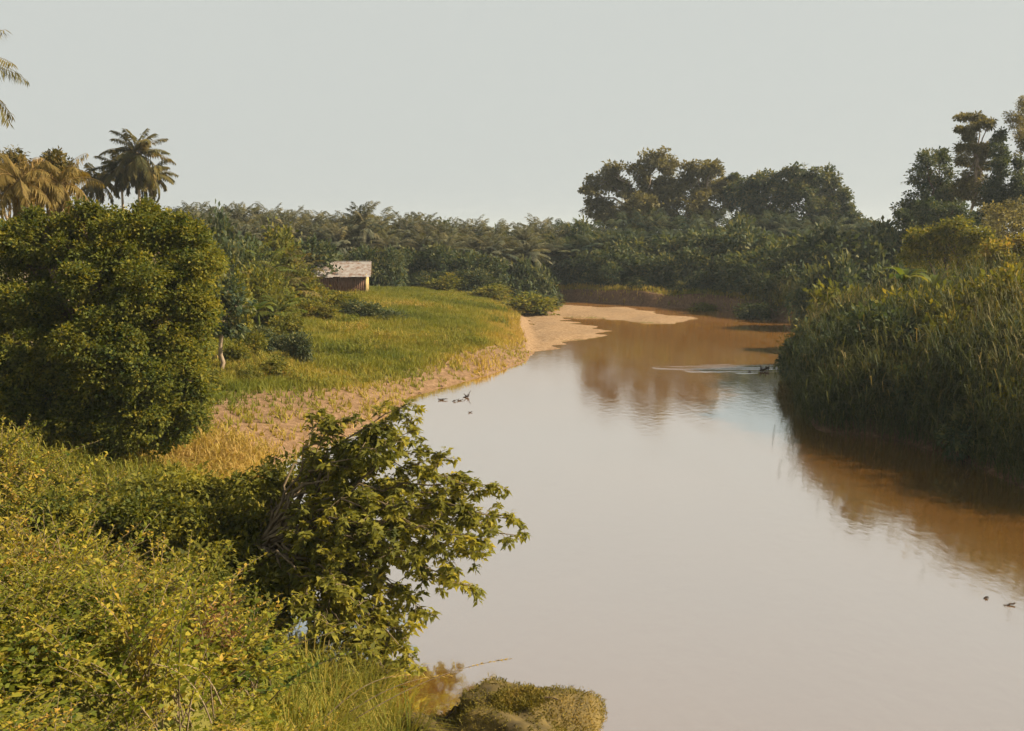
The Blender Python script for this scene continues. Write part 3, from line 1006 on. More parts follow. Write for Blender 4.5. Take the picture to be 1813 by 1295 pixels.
banana_plant('banana plant with broad bright leaves rising from the right bank reeds', 1602, 462, 66, 3)
banana_plant('pale arched banana plant in front of the yellow-green bush', 1655, 470, 64, 8, 7, 2.2)
banana_plant('banana plant among the young palms left of the hut', 455, 520, 72, 12, 8, 1.7)

# ------------------------------------------------------------------ big creeper covered thicket, left
rngB = np.random.RandomState(77)


def near_lobes(base, specs):
    out_ = []
    for (a, b_, w, h, dd) in specs:
        p = W(a, b_, dd)
        s = dd / FPX
        out_.append((tuple(p - base), (w * s, w * s * 0.9, h * s)))
    return out_


p = W(210, 760, 39)
base = np.array([p[0], p[1], gz(p[0], p[1])])
broadleaf('creeper_thicket', 'huge rounded thicket of trees smothered in creeper, left bank', tuple(base), near_lobes(base, [
    (150, 430, 75, 46, 41), (235, 422, 75, 42, 40), (310, 440, 62, 48, 39.5), (70, 460, 80, 62, 41), (345, 500, 48, 62, 38.5),
    (180, 500, 90, 75, 38.5), (275, 520, 85, 80, 38), (60, 560, 90, 85, 39), (335, 590, 50, 80, 37.6), (160, 610, 95, 85, 37),
    (255, 640, 80, 85, 36.6), (320, 690, 42, 70, 36.6), (60, 660, 90, 80, 37.5), (250, 740, 75, 60, 36), (150, 710, 80, 70, 36.2), (-50, 540, 80, 110, 41), (300, 760, 45, 40, 36), (200, 760, 60, 45, 36), (120, 760, 70, 45, 36), (30, 740, 70, 50, 36.5), (372, 470, 24, 30, 39), (352, 548, 24, 30, 38), (338, 650, 24, 34, 37), (38, 422, 45, 30, 42), (112, 402, 38, 22, 42), (205, 390, 30, 16, 41.5), (282, 402, 34, 18, 41), (-20, 425, 50, 40, 42.5), (345, 745, 24, 26, 36), (62, 400, 20, 26, 41), (150, 382, 24, 22, 41), (258, 378, 18, 20, 41), (330, 408, 22, 26, 40), (10, 440, 22, 30, 41)]),
    'leaf_vine', rngB, trunk_r=0.35, fork=0.25, leaf=0.125, width=0.09, per=34, clump=0.27, density=0.85, shell=0.55, sub=11, subr=0.42, subv=0.5, tint0=0.44, cat='thicket')

# lone small tree with bare trunk
p = W(392, 640, 57)
base = np.array([p[0], p[1], gz(p[0], p[1])])
broadleaf('small_tree', 'lone small dark tree with a bare leaning trunk beside the big thicket', tuple(base), near_lobes(base, [
    (392, 560, 30, 20, 57), (370, 575, 22, 14, 56.5), (412, 575, 24, 20, 57.5), (402, 520, 26, 26, 57.5), (424, 540, 20, 22, 57), (385, 535, 22, 20, 56.5)]),
    'leaf_far', rngB, trunk_r=0.15, fork=0.62, leaf=0.30, width=0.17, per=16, clump=0.34, density=0.9, bark='bark_pale', tint0=0.45)

# mid-distance shrubs of the left bank
SHR = []
rngS = np.random.RandomState(31)
for k in range(4):
    b = Buf()
    lob = [((rngS.uniform(-0.7, 0.7), rngS.uniform(-0.6, 0.6), rngS.uniform(0.35, 0.95)), (rngS.uniform(0.45, 0.75), rngS.uniform(0.45, 0.7), rngS.uniform(0.4, 0.65))) for q in range(5)]
    cloud(b, lob, rngS, density=1.0, leaf=0.16, width=0.095, per=22, clump=0.25)
    s = Buf()
    for c, r_ in lob:
        limb(s, (0, 0, -0.2), c, 0.035, 0.012, rngS, n=5, sides=5)
    SHR.append((s, b))
for k in range(3):
    b = Buf()
    lob = [((rngS.uniform(-0.75, 0.75), rngS.uniform(-0.6, 0.6), rngS.uniform(0.3, 0.95)), (rngS.uniform(0.4, 0.65), rngS.uniform(0.4, 0.6), rngS.uniform(0.35, 0.6))) for q in range(6)]
    cloud(b, lob, rngS, density=0.9, leaf=0.075, width=0.045, per=26, clump=0.14)
    s = Buf()
    for c, r_ in lob:
        limb(s, (0, 0, -0.2), c, 0.03, 0.01, rngS, n=5, sides=5)
    SHR.append((s, b))
SHRM = {}


def shrub(px, py_base, d, w, h, label, mat='leaf_bush', group=None, k=None):
    p = W(px, py_base, d)
    g = gz(p[0], p[1])
    k = rngS.randint(4) if k is None else k
    if (k, mat) not in SHRM:
        SHRM[(k, mat)] = (SHR[k][0].mesh('stem', M['twig'], True), SHR[k][1].mesh('foliage', M[mat]))
    t = thing('shrub', label, 'shrub', (p[0], p[1], g - 0.05), rngS.uniform(0, 6.28), group)
    t.scale = (w / 2.2, w / 2.2, h / 1.4)
    link('stem', SHRM[(k, mat)][0], t)
    link('foliage', SHRM[(k, mat)][1], t)
    return t


shrub(650, 548, 88, 4.2, 1.9, 'dark rounded shrub in the meadow below the hut', 'leaf_far')
shrub(690, 556, 86, 3.0, 1.0, 'low dark shrub touching the right side of the rounded meadow shrub', 'leaf_far')
shrub(595, 540, 92, 4.0, 1.8, 'green shrub in the meadow left of the dark rounded one')
shrub(560, 520, 100, 3.6, 2.2, 'shrub with ochre leaves covering the left lower corner of the hut')
shrub(590, 512, 108, 3.4, 1.2, 'low yellow-green shrub against the front wall of the hut')
shrub(466, 588, 66, 2.6, 1.7, 'dark hollow shrub right of the lone small tree', 'leaf_far')
shrub(535, 612, 63, 1.9, 1.9, 'dark pointed shrub standing alone on the meadow slope', 'leaf_far')
shrub(512, 600, 66, 1.8, 1.2, 'small dark shrub left of the pointed one on the slope', 'leaf_far')
shrub(430, 600, 62, 2.2, 1.8, 'yellow-green shrub at the right foot of the lone small tree')
shrub(480, 560, 78, 3.4, 1.6, 'ochre shrub at the foot of the young palms')
shrub(540, 560, 84, 3.0, 1.6, 'green shrub right of the young palms on the slope')
shrub(440, 640, 56, 1.6, 0.9, 'low shrub on the slope above the dry bank')
shrub(925, 540, 120, 8.0, 2.4, 'wide grey-green bush where the meadow meets the sandbar', 'leaf_bush')
shrub(960, 528, 128, 5.0, 2.2, 'dark bush right behind the wide bush by the sandbar', 'leaf_far')
shrub(420, 560, 70, 3.6, 4.7, 'tall green shrub behind the crown of the lone small tree', 'leaf_bush')
shrub(455, 540, 78, 3.8, 4.6, 'tall ochre-green shrub among the young palms', 'leaf_bush')
shrub(500, 545, 82, 3.8, 4.0, 'leafy shrub at the centre of the young palms', 'leaf_bush')
shrub(530, 535, 90, 4.4, 3.9, 'tall shrub just left of the hut', 'leaf_bush')
shrub(405, 520, 88, 5.0, 6.8, 'dark tall shrub between the big thicket and the young palms', 'leaf_far')
shrub(440, 500, 96, 5.5, 7.0, 'dark tall shrub behind the young palms', 'leaf_far')
shrub(490, 500, 100, 6.0, 6.8, 'green tall shrub behind the centre of the young palms', 'leaf_bush')
shrub(360, 480, 90, 5.5, 8.2, 'dark tall shrub peering over the right shoulder of the big thicket', 'leaf_far')
shrub(425, 622, 60, 2.2, 1.3, 'yellow-green low shrub right of the lone tree trunk', 'leaf_bush')
shrub(475, 632, 58, 2.0, 1.1, 'low yellow shrub on the slope right of the lone tree', 'leaf_bush')
shrub(365, 668, 52, 2.4, 1.4, 'low yellow-green shrub at the right foot of the big thicket', 'leaf_bush')
shrub(500, 580, 72, 2.8, 2.0, 'bright shrub above the dark pointed one on the slope', 'leaf_bush')
shrub(575, 555, 84, 3.0, 1.3, 'low green shrub below the left corner of the hut', 'leaf_bush')
shrub(130, 870, 25.5, 3.6, 2.3, 'shaded creeper-covered shrub in the dip, leftmost', 'leaf_vine', None, 5)
shrub(205, 890, 26, 3.6, 2.4, 'shaded creeper-covered shrub in the dip, second from the left', 'leaf_vine', None, 6)
shrub(285, 910, 26.5, 3.4, 2.5, 'shaded creeper-covered shrub in the dip, third from the left', 'leaf_vine', None, 5)
shrub(350, 930, 26, 3.4, 2.7, 'shaded creeper-covered shrub in the dip, fourth from the left', 'leaf_vine', None, 6)
shrub(410, 960, 25, 3.2, 2.7, 'shaded creeper-covered shrub against the overhanging bush', 'leaf_vine', None, 6)
shrub(330, 1000, 22.5, 2.8, 2.0, 'shaded low shrub at the bottom of the dip', 'leaf_vine', None, 4)
shrub(430, 1060, 22.5, 2.4, 1.8, 'shaded low shrub by the foot of the overhanging bush', 'leaf_vine', None, 5)
shrub(860, 520, 132, 6.0, 2.0, 'low bush on the meadow crest right of the hut', 'leaf_bush')
shrub(790, 500, 136, 6.0, 2.6, 'bush at the plantation foot just right of the hut', 'leaf_bush')
shrub(1340, 548, 117, 5.0, 2.2, 'low dark bush overhanging the far cut bank', 'leaf_far')
shrub(1240, 536, 128, 4.0, 1.3, 'small bush on the brink of the far cut bank', 'leaf_bush')

# ------------------------------------------------------------------ hut
hp = W(606, 505, 118)
hg = gz(hp[0], hp[1])
hut = thing('hut', 'small plank hut with a pale zinc gable roof above the meadow', 'hut', (hp[0], hp[1], hg + 0.05), math.radians(5))
HL, HD, HH, RH = 5.7, 4.0, 2.25, 1.35       # length, depth, wall height, roof rise


def box(buf, x0, x1, y0, y1, z0, z1, tint=0.5):
    v = [(x, y, z) for x in (x0, x1) for y in (y0, y1) for z in (z0, z1)]
    q = [(0, 1, 3, 2), (4, 6, 7, 5), (0, 4, 5, 1), (2, 3, 7, 6), (0, 2, 6, 4), (1, 5, 7, 3)]
    buf.quads(v, q, tint)


rngH = np.random.RandomState(2)
npl = 26
for s, yy in (('front_wall', -HD / 2), ('back_wall', HD / 2)):
    wb = Buf()
    box(wb, -HL / 2 + 0.1, HL / 2 - 0.1, yy - 0.02, yy + 0.02, 0, HH)
    wall = wb.build(s, M['dead_wood'], hut)
    for k in range(npl):
        pb = Buf()
        w_ = HL / npl
        x_ = -HL / 2 + k * w_
        o_ = rngH.uniform(0, 0.015)
        sg = -1 if yy < 0 else 1
        ya, yb = sorted((yy + sg * (0.022 + o_), yy + sg * (0.05 + o_)))
        box(pb, x_ + 0.012, x_ + w_ - 0.012, ya, yb, -0.3 + rngH.uniform(0, 0.1), HH - rngH.uniform(0, 0.04))
        pb.build('plank', M['plank'], wall)
for sgn in (-1, 1):
    wb = Buf()
    xx = sgn * HL / 2
    v = [(xx - 0.02, -HD / 2 + 0.05, 0), (xx - 0.02, HD / 2 - 0.05, 0), (xx - 0.02, HD / 2 - 0.05, HH), (xx - 0.02, 0, HH + RH - 0.1), (xx - 0.02, -HD / 2 + 0.05, HH),
         (xx + 0.02, -HD / 2 + 0.05, 0), (xx + 0.02, HD / 2 - 0.05, 0), (xx + 0.02, HD / 2 - 0.05, HH), (xx + 0.02, 0, HH + RH - 0.1), (xx + 0.02, -HD / 2 + 0.05, HH)]
    wb.quads(v, [(0, 1, 2, 4), (5, 9, 7, 6), (0, 4, 9, 5), (1, 6, 7, 2)])
    wb.tris([v[2], v[3], v[4], v[7], v[8], v[9]], [(0, 1, 2), (3, 5, 4)])
    wall = wb.build('gable_wall', M['plank_sunlit'], hut)
    for k in range(16):
        w_ = (HD - 0.1) / 16
        y_ = -HD / 2 + 0.05 + k * w_
        ym = y_ + w_ / 2
        top = HH + (RH - 0.12) * (1 - abs(ym) / (HD / 2))
        pb = Buf()
        o_ = rngH.uniform(0, 0.012)
        xa, xb = sorted((xx + sgn * (0.022 + o_), xx + sgn * (0.05 + o_)))
        box(pb, xa, xb, y_ + 0.01, y_ + w_ - 0.01, -0.3, top)
        pb.build('plank', M['plank_sunlit'], wall)
for x_ in (-HL / 2, HL / 2):
    for y_ in (-HD / 2, HD / 2):
        pb = Buf()
        box(pb, x_ - 0.09 + 0.04 * np.sign(x_), x_ + 0.09 + 0.04 * np.sign(x_), y_ - 0.09 + 0.05 * np.sign(y_), y_ + 0.09 + 0.05 * np.sign(y_), -0.6, HH + 0.05)
        pb.build('corner_post', M['plank_sunlit'], hut)
# corrugated sheets, two slopes
OV = 0.55
for sgn in (-1, 1):
    rb = Buf()
    tube(rb, [(-HL / 2 - OV, sgn * (HD / 2 + 0.1), HH - 0.04), (HL / 2 + OV, sgn * (HD / 2 + 0.1), HH - 0.04)], 0.04, 6)
    beam = rb.build('eave_beam', M['plank'], hut)
    nsh = 8
    wsh = (HL + 2 * OV) / nsh
    for k in range(nsh):
        xs = np.linspace(-HL / 2 - OV + k * wsh - 0.03, -HL / 2 - OV + (k + 1) * wsh + 0.03, 45)
        zc = 0.022 * np.sin(xs * 2 * PI / 0.12) + 0.006 * (k % 2)
        e = rngH.uniform(-0.06, 0.06)
        yl = HD / 2 + 0.5 + e
        rows = []
        for tt_ in (0.0, 0.5, 1.0):
            yy = sgn * yl * tt_
            zz = HH + RH - (RH / (HD / 2)) * yl * tt_ + 0.06
            rows.append(np.column_stack([xs, np.full(45, yy), zz + zc]))
        Vt = np.concatenate(rows)
        Vb = Vt - np.array([0, 0, 0.008])
        ii, jj = np.meshgrid(np.arange(2), np.arange(44), indexing='ij')
        qd = np.stack([ii * 45 + jj, ii * 45 + jj + 1, (ii + 1) * 45 + jj + 1, (ii + 1) * 45 + jj], -1).reshape(-1, 4)
        sb_ = Buf()
        sb_.quads(np.concatenate([Vt, Vb]), np.concatenate([qd, qd[:, ::-1] + 135]))
        sb_.build('roof_sheet', M['zinc'], hut)
rb = Buf()
tube(rb, [(-HL / 2 - OV, 0, HH + RH + 0.075), (HL / 2 + OV, 0, HH + RH + 0.075)], 0.06, 8)
rb.build('ridge_cap', M['zinc'], hut)

# ------------------------------------------------------------------ reeds of the right bank
rngR = np.random.RandomState(8)


def scatter(n, x0, x1, y0, y1, keep, rng):
    P = np.column_stack([rng.uniform(x0, x1, n), rng.uniform(y0, y1, n)])
    return P[keep(P)]


def reeds(buf, P, z, h, rng, nb=7, blen=1.2, bw=0.05, t0=0.5, lean=0.25):
    n = len(P)
    base = np.column_stack([P, z])
    la = rng.uniform(0, 2 * PI, n)
    le = np.abs(rng.normal(0, 1.0, n)) * lean * h
    topv = np.column_stack([np.cos(la) * le, np.sin(la) * le, h])
    tb_ = np.clip(t0 + rng.normal(0, 0.12, n), 0, 1)
    # stems as thin three-point strips
    s = rng.normal(size=(n, 3))
    s[:, 2] = 0
    s = unit(s) * 0.014
    v = np.stack([base - s, base + s, base + topv * 0.55 * np.array([0.7, 0.7, 1]) + s, base + topv * 0.55 * np.array([0.7, 0.7, 1]) - s], 1)
    buf.quads(v.reshape(-1, 3), np.arange(n * 4).reshape(-1, 4), tb_)
    for b_ in range(nb):
        f = rng.uniform(0.12, 0.92, n)
        p0 = base + topv * f[:, None] * np.column_stack([f, f, np.ones(n)])
        az = rng.uniform(0, 2 * PI, n)
        el = rng.uniform(0.7, 1.35, n)
        D = np.column_stack([np.cos(az) * np.cos(el), np.sin(az) * np.cos(el), np.sin(el)])
        L = blen * rng.uniform(0.6, 1.25, n)
        out_ = np.column_stack([np.cos(az), np.sin(az), np.zeros(n)])
        S = np.column_stack([-np.sin(az), np.cos(az), np.zeros(n)]) * (bw / 2)
        p1 = p0 + D * L[:, None] * 0.55
        p2 = p1 + (out_ * 0.75 + D * 0.35 - np.array([0, 0, 0.25])) * L[:, None] * 0.5
        v = np.stack([p0 - S * 0.6, p0 + S * 0.6, p1 + S, p1 - S, p2], 1)
        idx = np.arange(n)[:, None] * 5
        t = np.clip(tb_ + rng.normal(0, 0.08, n), 0, 1)
        n0 = buf.n
        buf.quads(v.reshape(-1, 3), idx + np.array([0, 1, 2, 3])[None], t)
        buf.t.append((idx + np.array([3, 2, 4])[None]) + n0)
        buf.tt.append(t)


def keep_right(P):
    dr = poly_dist(P, RIGHT)
    return (~inside(P, POLY)) & (dr < 34) & (P[:, 0] > 10) & (poly_dist(P, RIGHT) < poly_dist(P, FAR))


P = np.concatenate([scatter(85000, 12, 62, 24, 78, keep_right, rngR)])
dr = poly_dist(P, RIGHT)
pick = rngR.uniform(size=len(P)) < np.where(dr < 4, 1.0, np.where(dr < 12, 0.45, 0.26)) * (1 + 0.9 * vnoise(P, 0.8, 44))
pick &= (P[:, 0] < 0.56 * P[:, 1] + 3)
P, dr = P[pick], dr[pick]
z, _ = terrain(P)
b = Buf()
h = rngR.uniform(2.2, 4.6, len(P)) * (1 + 0.15 * sstep(60, 72, P[:, 1])) * (0.85 + 0.15 * sstep(0, 3, dr)) * (1 + 0.22 * vnoise(P, 0.5, 2))
reeds(b, P, z - 0.1, h, rngR, nb=7, blen=1.15, bw=0.042, t0=np.where(rngR.uniform(size=len(P)) < 0.05, 0.9, 0.46 + 0.20 * vnoise(P, 0.35, 41) + 0.12 * vnoise(P, 1.1, 42)), lean=np.where(rngR.uniform(size=len(P)) < 0.15, 0.6, 0.25))
P2 = scatter(9000, 24, 62, 92, 122, lambda q: (~inside(q, POLY)) & (poly_dist(q, FAR) < 9), rngR)
z2, _ = terrain(P2)
reeds(b, P2, z2 - 0.1, rngR.uniform(2.2, 3.4, len(P2)), rngR, nb=6, blen=1.1, bw=0.055, t0=0.55)
# fringe leaning out over the water
rp = np.array(RIGHT)
fr_pts = []
for k in range(3, len(rp) - 2):
    L_ = np.linalg.norm(rp[k + 1] - rp[k])
    for q in range(int(L_ * 14)):
        fr_pts.append(rp[k] + (rp[k + 1] - rp[k]) * rngR.uniform() + rngR.normal(0, 0.35, 2))
fr_pts = np.array(fr_pts)
fr_pts = fr_pts[fr_pts[:, 1] > 26]
reeds(b, fr_pts, np.full(len(fr_pts), -0.15), rngR.uniform(1.3, 2.8, len(fr_pts)), rngR, nb=8, blen=1.1, bw=0.042, t0=0.42, lean=0.45)
o = b.build('tall_reeds', M['reed'])
o['kind'] = 'stuff'
tag(o, 'dense bed of tall reed grass covering the right bank', 'reeds')

RB = [(1432, 74, 4.2, 3.6, 'leaf_bush'), (1470, 66, 4.6, 4.2, 'leaf_far'), (1515, 72, 5.0, 4.6, 'leaf_bush'), (1500, 56, 4.0, 3.0, 'leaf_far'), (1560, 62, 5.0, 4.2, 'leaf_bush'),
      (1600, 54, 4.4, 3.6, 'leaf_far'), (1640, 60, 5.0, 4.4, 'leaf_bush'), (1690, 52, 4.6, 3.8, 'leaf_bush'), (1660, 48, 3.6, 2.8, 'leaf_far'), (1735, 57, 5.2, 4.2, 'leaf_bush'),
      (1770, 48, 4.4, 3.8, 'leaf_far'), (1800, 54, 5.0, 4.6, 'leaf_bush'), (1745, 43.5, 3.2, 2.4, 'leaf_far'), (1555, 50.5, 3.2, 2.4, 'leaf_far'), (1815, 43, 3.6, 2.8, 'leaf_bush'), (1425, 68, 3.4, 2.6, 'leaf_far')]
RB.sort(key=lambda e: e[0])
for q, (px, d, w, h, mt) in enumerate(RB):
    shrub(px, 600, d, w, h, '%s shrub mound among the right bank reeds, %s from the left' % ('yellow-green' if mt == 'leaf_bush' else 'dark green', ORD[q]), mt, 'shrub mounds on the right bank')

# low grass on the crest and face of the far bank
def keep_far(P):
    return (~inside(P, POLY)) & (poly_dist(P, FAR) < 12)


P = scatter(26000, -2, 42, 100, 150, keep_far, rngR)
dfp = poly_dist(P, FAR)
P = P[rngR.uniform(size=len(P)) < np.where(dfp < 0.8, 0.30, np.where(dfp < 4, 0.9, 0.4))]
z, _ = terrain(P)
b = Buf()
reeds(b, P, z - 0.05, rngR.uniform(0.2, 0.8, len(P)), rngR, nb=4, blen=0.5, bw=0.06, t0=np.clip(0.55 + 0.4 * vnoise(P, 0.3, 51), 0, 1))
o = b.build('bank_grass', M['grass'])
o['kind'] = 'stuff'
tag(o, 'fringe of grass along the top of the far cut bank', 'grass')

# ------------------------------------------------------------------ meadow grass of the left bank
rngG = np.random.RandomState(14)


def keep_left(P):
    return (~inside(P, POLY)) & (poly_dist(P, LEFT) < 60) & (P[:, 0] > -0.56 * P[:, 1] - 3) & (poly_dist(P, LEFT) < poly_dist(P, RIGHT))


def grass_tufts(buf, P, z, h, tint, rng, nb=5, bw=0.03, lean=0.55):
    n = len(P)
    for b_ in range(nb):
        az = rng.uniform(0, 2 * PI, n)
        L = h * rng.uniform(0.6, 1.3, n)
        ln = L * np.abs(rng.normal(0, lean, n))
        p0 = np.column_stack([P + rng.normal(0, 0.06, (n, 2)), z - 0.03])
        tip = p0 + np.column_stack([np.cos(az) * ln, np.sin(az) * ln, L])
        wa = rng.uniform(0, 2 * PI, n)
        S = np.column_stack([np.cos(wa), np.sin(wa), np.zeros(n)]) * (bw * (0.6 + L))[:, None]
        v = np.stack([p0 - S, p0 + S, tip], 1)
        buf.tris(v.reshape(-1, 3), np.arange(n * 3).reshape(-1, 3), np.clip(tint + rng.normal(0, 0.09, n), 0, 1))


P = np.concatenate([scatter(150000, -62, 12, 36, 95, keep_left, rngG), scatter(70000, -60, 14, 90, 150, keep_left, rngG)])
z, sd_ = terrain(P)
dl = poly_dist(P, LEFT)
ok = (z > 0.03) & (rngG.uniform(size=len(P)) > sd_ * np.where(inside(P, SAND), 1.0, 0.84)) & (dl < poly_dist(P, FAR) + 8)
P, z, dl = P[ok], z[ok], dl[ok]
near = P[:, 1] < 60
dry = sstep(7, 0.5, dl) * 0.42 + 0.22 * vnoise(P, 0.30, 6) + 0.10 * vnoise(P, 1.3, 7)
b = Buf()
grass_tufts(b, P, z, np.where(P[:, 1] > 85, 0.45, 0.34) * (1 + 0.4 * vnoise(P, 0.6, 8)).clip(0.4), 0.28 + dry, rngG, nb=4, bw=0.05)
o = b.build('meadow_grass', M['grass'])
o['kind'] = 'stuff'
tag(o, 'yellow-green meadow grass on the left bank, drying to straw by the water', 'grass')

P = scatter(60000, -46, 6, 44, 118, keep_left, rngG)
z, sd_ = terrain(P)
ok = (z > 0.1) & (sd_ < 0.6) & (vnoise(P, 0.55, 23) + 0.6 * vnoise(P, 1.7, 24) > 0.45)
P, z = P[ok], z[ok]
b = Buf()
reeds(b, P, z - 0.05, rngG.uniform(0.25, 0.8, len(P)), rngG, nb=5, blen=0.42, bw=0.05, t0=np.clip(0.28 + 0.55 * vnoise(P, 0.21, 25), 0, 1))
o = b.build('meadow_weeds', M['grass'])
o['kind'] = 'stuff'
tag(o, 'darker ragged weed patches dotted over the meadow', 'weeds')

# weedy tall grass between the big thicket and the foreground
P = scatter(26000, -26, -4, 18, 44, keep_left, rngG)
z, sd_ = terrain(P)
ok = rngG.uniform(size=len(P)) > sd_ * 0.8
P, z = P[ok], z[ok]
dl = poly_dist(P, LEFT)
b = Buf()
reeds(b, P, z - 0.05, rngG.uniform(0.3, 0.85, len(P)) * (1 + 0.35 * vnoise(P, 0.7, 1)), rngG, nb=5, blen=0.55, bw=0.035, t0=np.clip(0.40 + 0.42 * sstep(33, 40, P[:, 1]) * sstep(10, 4, dl) + 0.2 * vnoise(P, 0.5, 15), 0, 1))
o = b.build('weedy_grass', M['grass'])
o['kind'] = 'stuff'
tag(o, 'weedy grass on the bank between the thicket and the overhanging bush', 'grass')

# ------------------------------------------------------------------ overhanging bush in the foreground
rngO = np.random.RandomState(63)
base = np.array([-7.4, 25.2, gz(-7.4, 25.2)])
ob = thing('overhanging_bush', 'large bush leaning out over the river, its leaf tufts dark against the water', 'bush', tuple(base))
b = Buf()
fork = np.array([0.9, -0.2, 1.6])
limb(b, (0, 0, -0.4), fork, 0.17, 0.12, rngO, n=8, sides=8)
b.build('trunk', M['bark'], ob, True)


def rosettes(buf, C, out_d, rng, n=17, L=0.22, wd=0.10, t0=0.5):
    m = len(C)
    k = np.repeat(np.arange(m), n)
    tot = len(k)
    az = rng.uniform(0, 2 * PI, tot)
    D = np.column_stack([np.cos(az), np.sin(az), rng.uniform(-0.9, 0.45, tot)]) + out_d[k] * 0.4
    P_ = C[k] + rng.normal(size=(tot, 3)) * 0.035 - out_d[k] * rng.uniform(0, 0.26, tot)[:, None]
    t = np.clip(t0 + rng.normal(0, 0.13, m)[k] + rng.normal(0, 0.10, tot), 0, 1)
    leaves2(buf, P_, D, L * rng.uniform(0.65, 1.2, tot), wd * rng.uniform(0.8, 1.2, tot), t, rng)


TIPS = [(575, 722, 27), (600, 745, 25), (728, 712, 25), (742, 760, 26), (690, 790, 24), (640, 780, 27), (780, 815, 25), (825, 842, 26), (885, 860, 24.5), (840, 900, 25), (912, 920, 24), (930, 950, 25),
        (860, 960, 23), (800, 985, 25), (825, 1040, 23), (760, 1015, 24), (770, 1090, 22.5), (715, 1050, 23), (720, 1130, 22), (715, 1200, 21.5), (650, 1195, 21), (600, 1150, 22), (560, 1090, 22), (505, 1105, 22.5),
        (660, 930, 22.5), (720, 900, 23), (600, 1000, 22.5), (760, 870, 27), (560, 820, 28), (500, 860, 27), (545, 900, 24), (640, 1080, 21.5), (690, 985, 25), (700, 850, 26), (660, 870, 24), (740, 930, 26), (780, 900, 24), (620, 940, 26), (580, 960, 23), (660, 1020, 23), (700, 1090, 22.5), (610, 1060, 23), (540, 1020, 23), (560, 980, 25), (870, 925, 26), (800, 940, 23.5), (720, 735, 27), (680, 745, 25), (620, 800, 25), (655, 1130, 21.5), (500, 1060, 23), (815, 875, 25), (850, 985, 24), (790, 1030, 24.5), (745, 985, 23), (690, 940, 24.5), (735, 1060, 23.5), (680, 1160, 22), (705, 1175, 22.5), (760, 800, 26.5), (720, 775, 25), (695, 1205, 20.5), (640, 1215, 20.5), (725, 1165, 21.5), (670, 1110, 22), (590, 1120, 21)]
fol = Buf()
for q, (a, b_, dd) in enumerate(TIPS):
    e = W(a, b_, dd) - base
    e[2] = max(e[2], 0.25 - base[2])
    bb = Buf()
    pth = limb(bb, fork + rngO.normal(0, 0.08, 3), e, 0.055, 0.010, rngO, sag=0.10, n=12, wob=0.05, sides=5)
    ln = np.linalg.norm(e - fork)
    C = [e]
    OD = [unit(pth[-1] - pth[-2])]
    nt_ = int(7 + ln * 2.1)
    for s in range(nt_):
        f = rngO.uniform(0.35, 1.0) ** 0.7
        pos = np.array([np.interp(f, np.linspace(0, 1, 12), pth[:, k]) for k in range(3)])
        dv = unit(unit(e - fork) * 0.5 + rngO.normal(size=3) * np.array([0.8, 0.8, 0.7]))
        tl = rngO.uniform(0.20, 0.62)
        tip = pos + dv * tl - np.array([0, 0, 0.10])
        tip[2] = max(tip[2], 0.15 - base[2])
        limb(bb, pos, tip, 0.014, 0.005, rngO, sag=0.08, n=4, sides=3)
        C.append(tip)
        OD.append(dv)
        if rngO.uniform() < 0.35:
            C.append(pos + dv * tl * 0.5 + rngO.normal(0, 0.08, 3))
            OD.append(dv)
    bb.build('branch', M['twig'], ob, True)
    rosettes(fol, np.array(C), np.array(OD), rngO, t0=0.5)
# dense shaded body at the landward side
lob = []
for (a, b_, w, h_, dd) in [(470, 880, 90, 62, 27), (420, 945, 95, 70, 26), (520, 960, 78, 75, 25.5), (390, 1010, 85, 62, 24), (480, 1040, 66, 55, 23.5), (350, 900, 70, 45, 27), (590, 850, 40, 35, 26.5), (620, 920, 36, 34, 25), (300, 885, 90, 48, 27), (320, 960, 85, 55, 25), (240, 895, 80, 42, 28)]:
    s = dd / FPX
    lob.append((tuple(W(a, b_, dd) - base), (w * s, w * s, h_ * s)))
cloud(fol, lob, rngO, density=0.8, leaf=0.17, width=0.08, per=22, clump=0.27, big=True, shell=0.4, sub=8, subr=0.46, droop=0.45, tint0=0.45)
o = fol.build('crown', M['leaf_over'], ob)
o['kind'] = 'stuff'

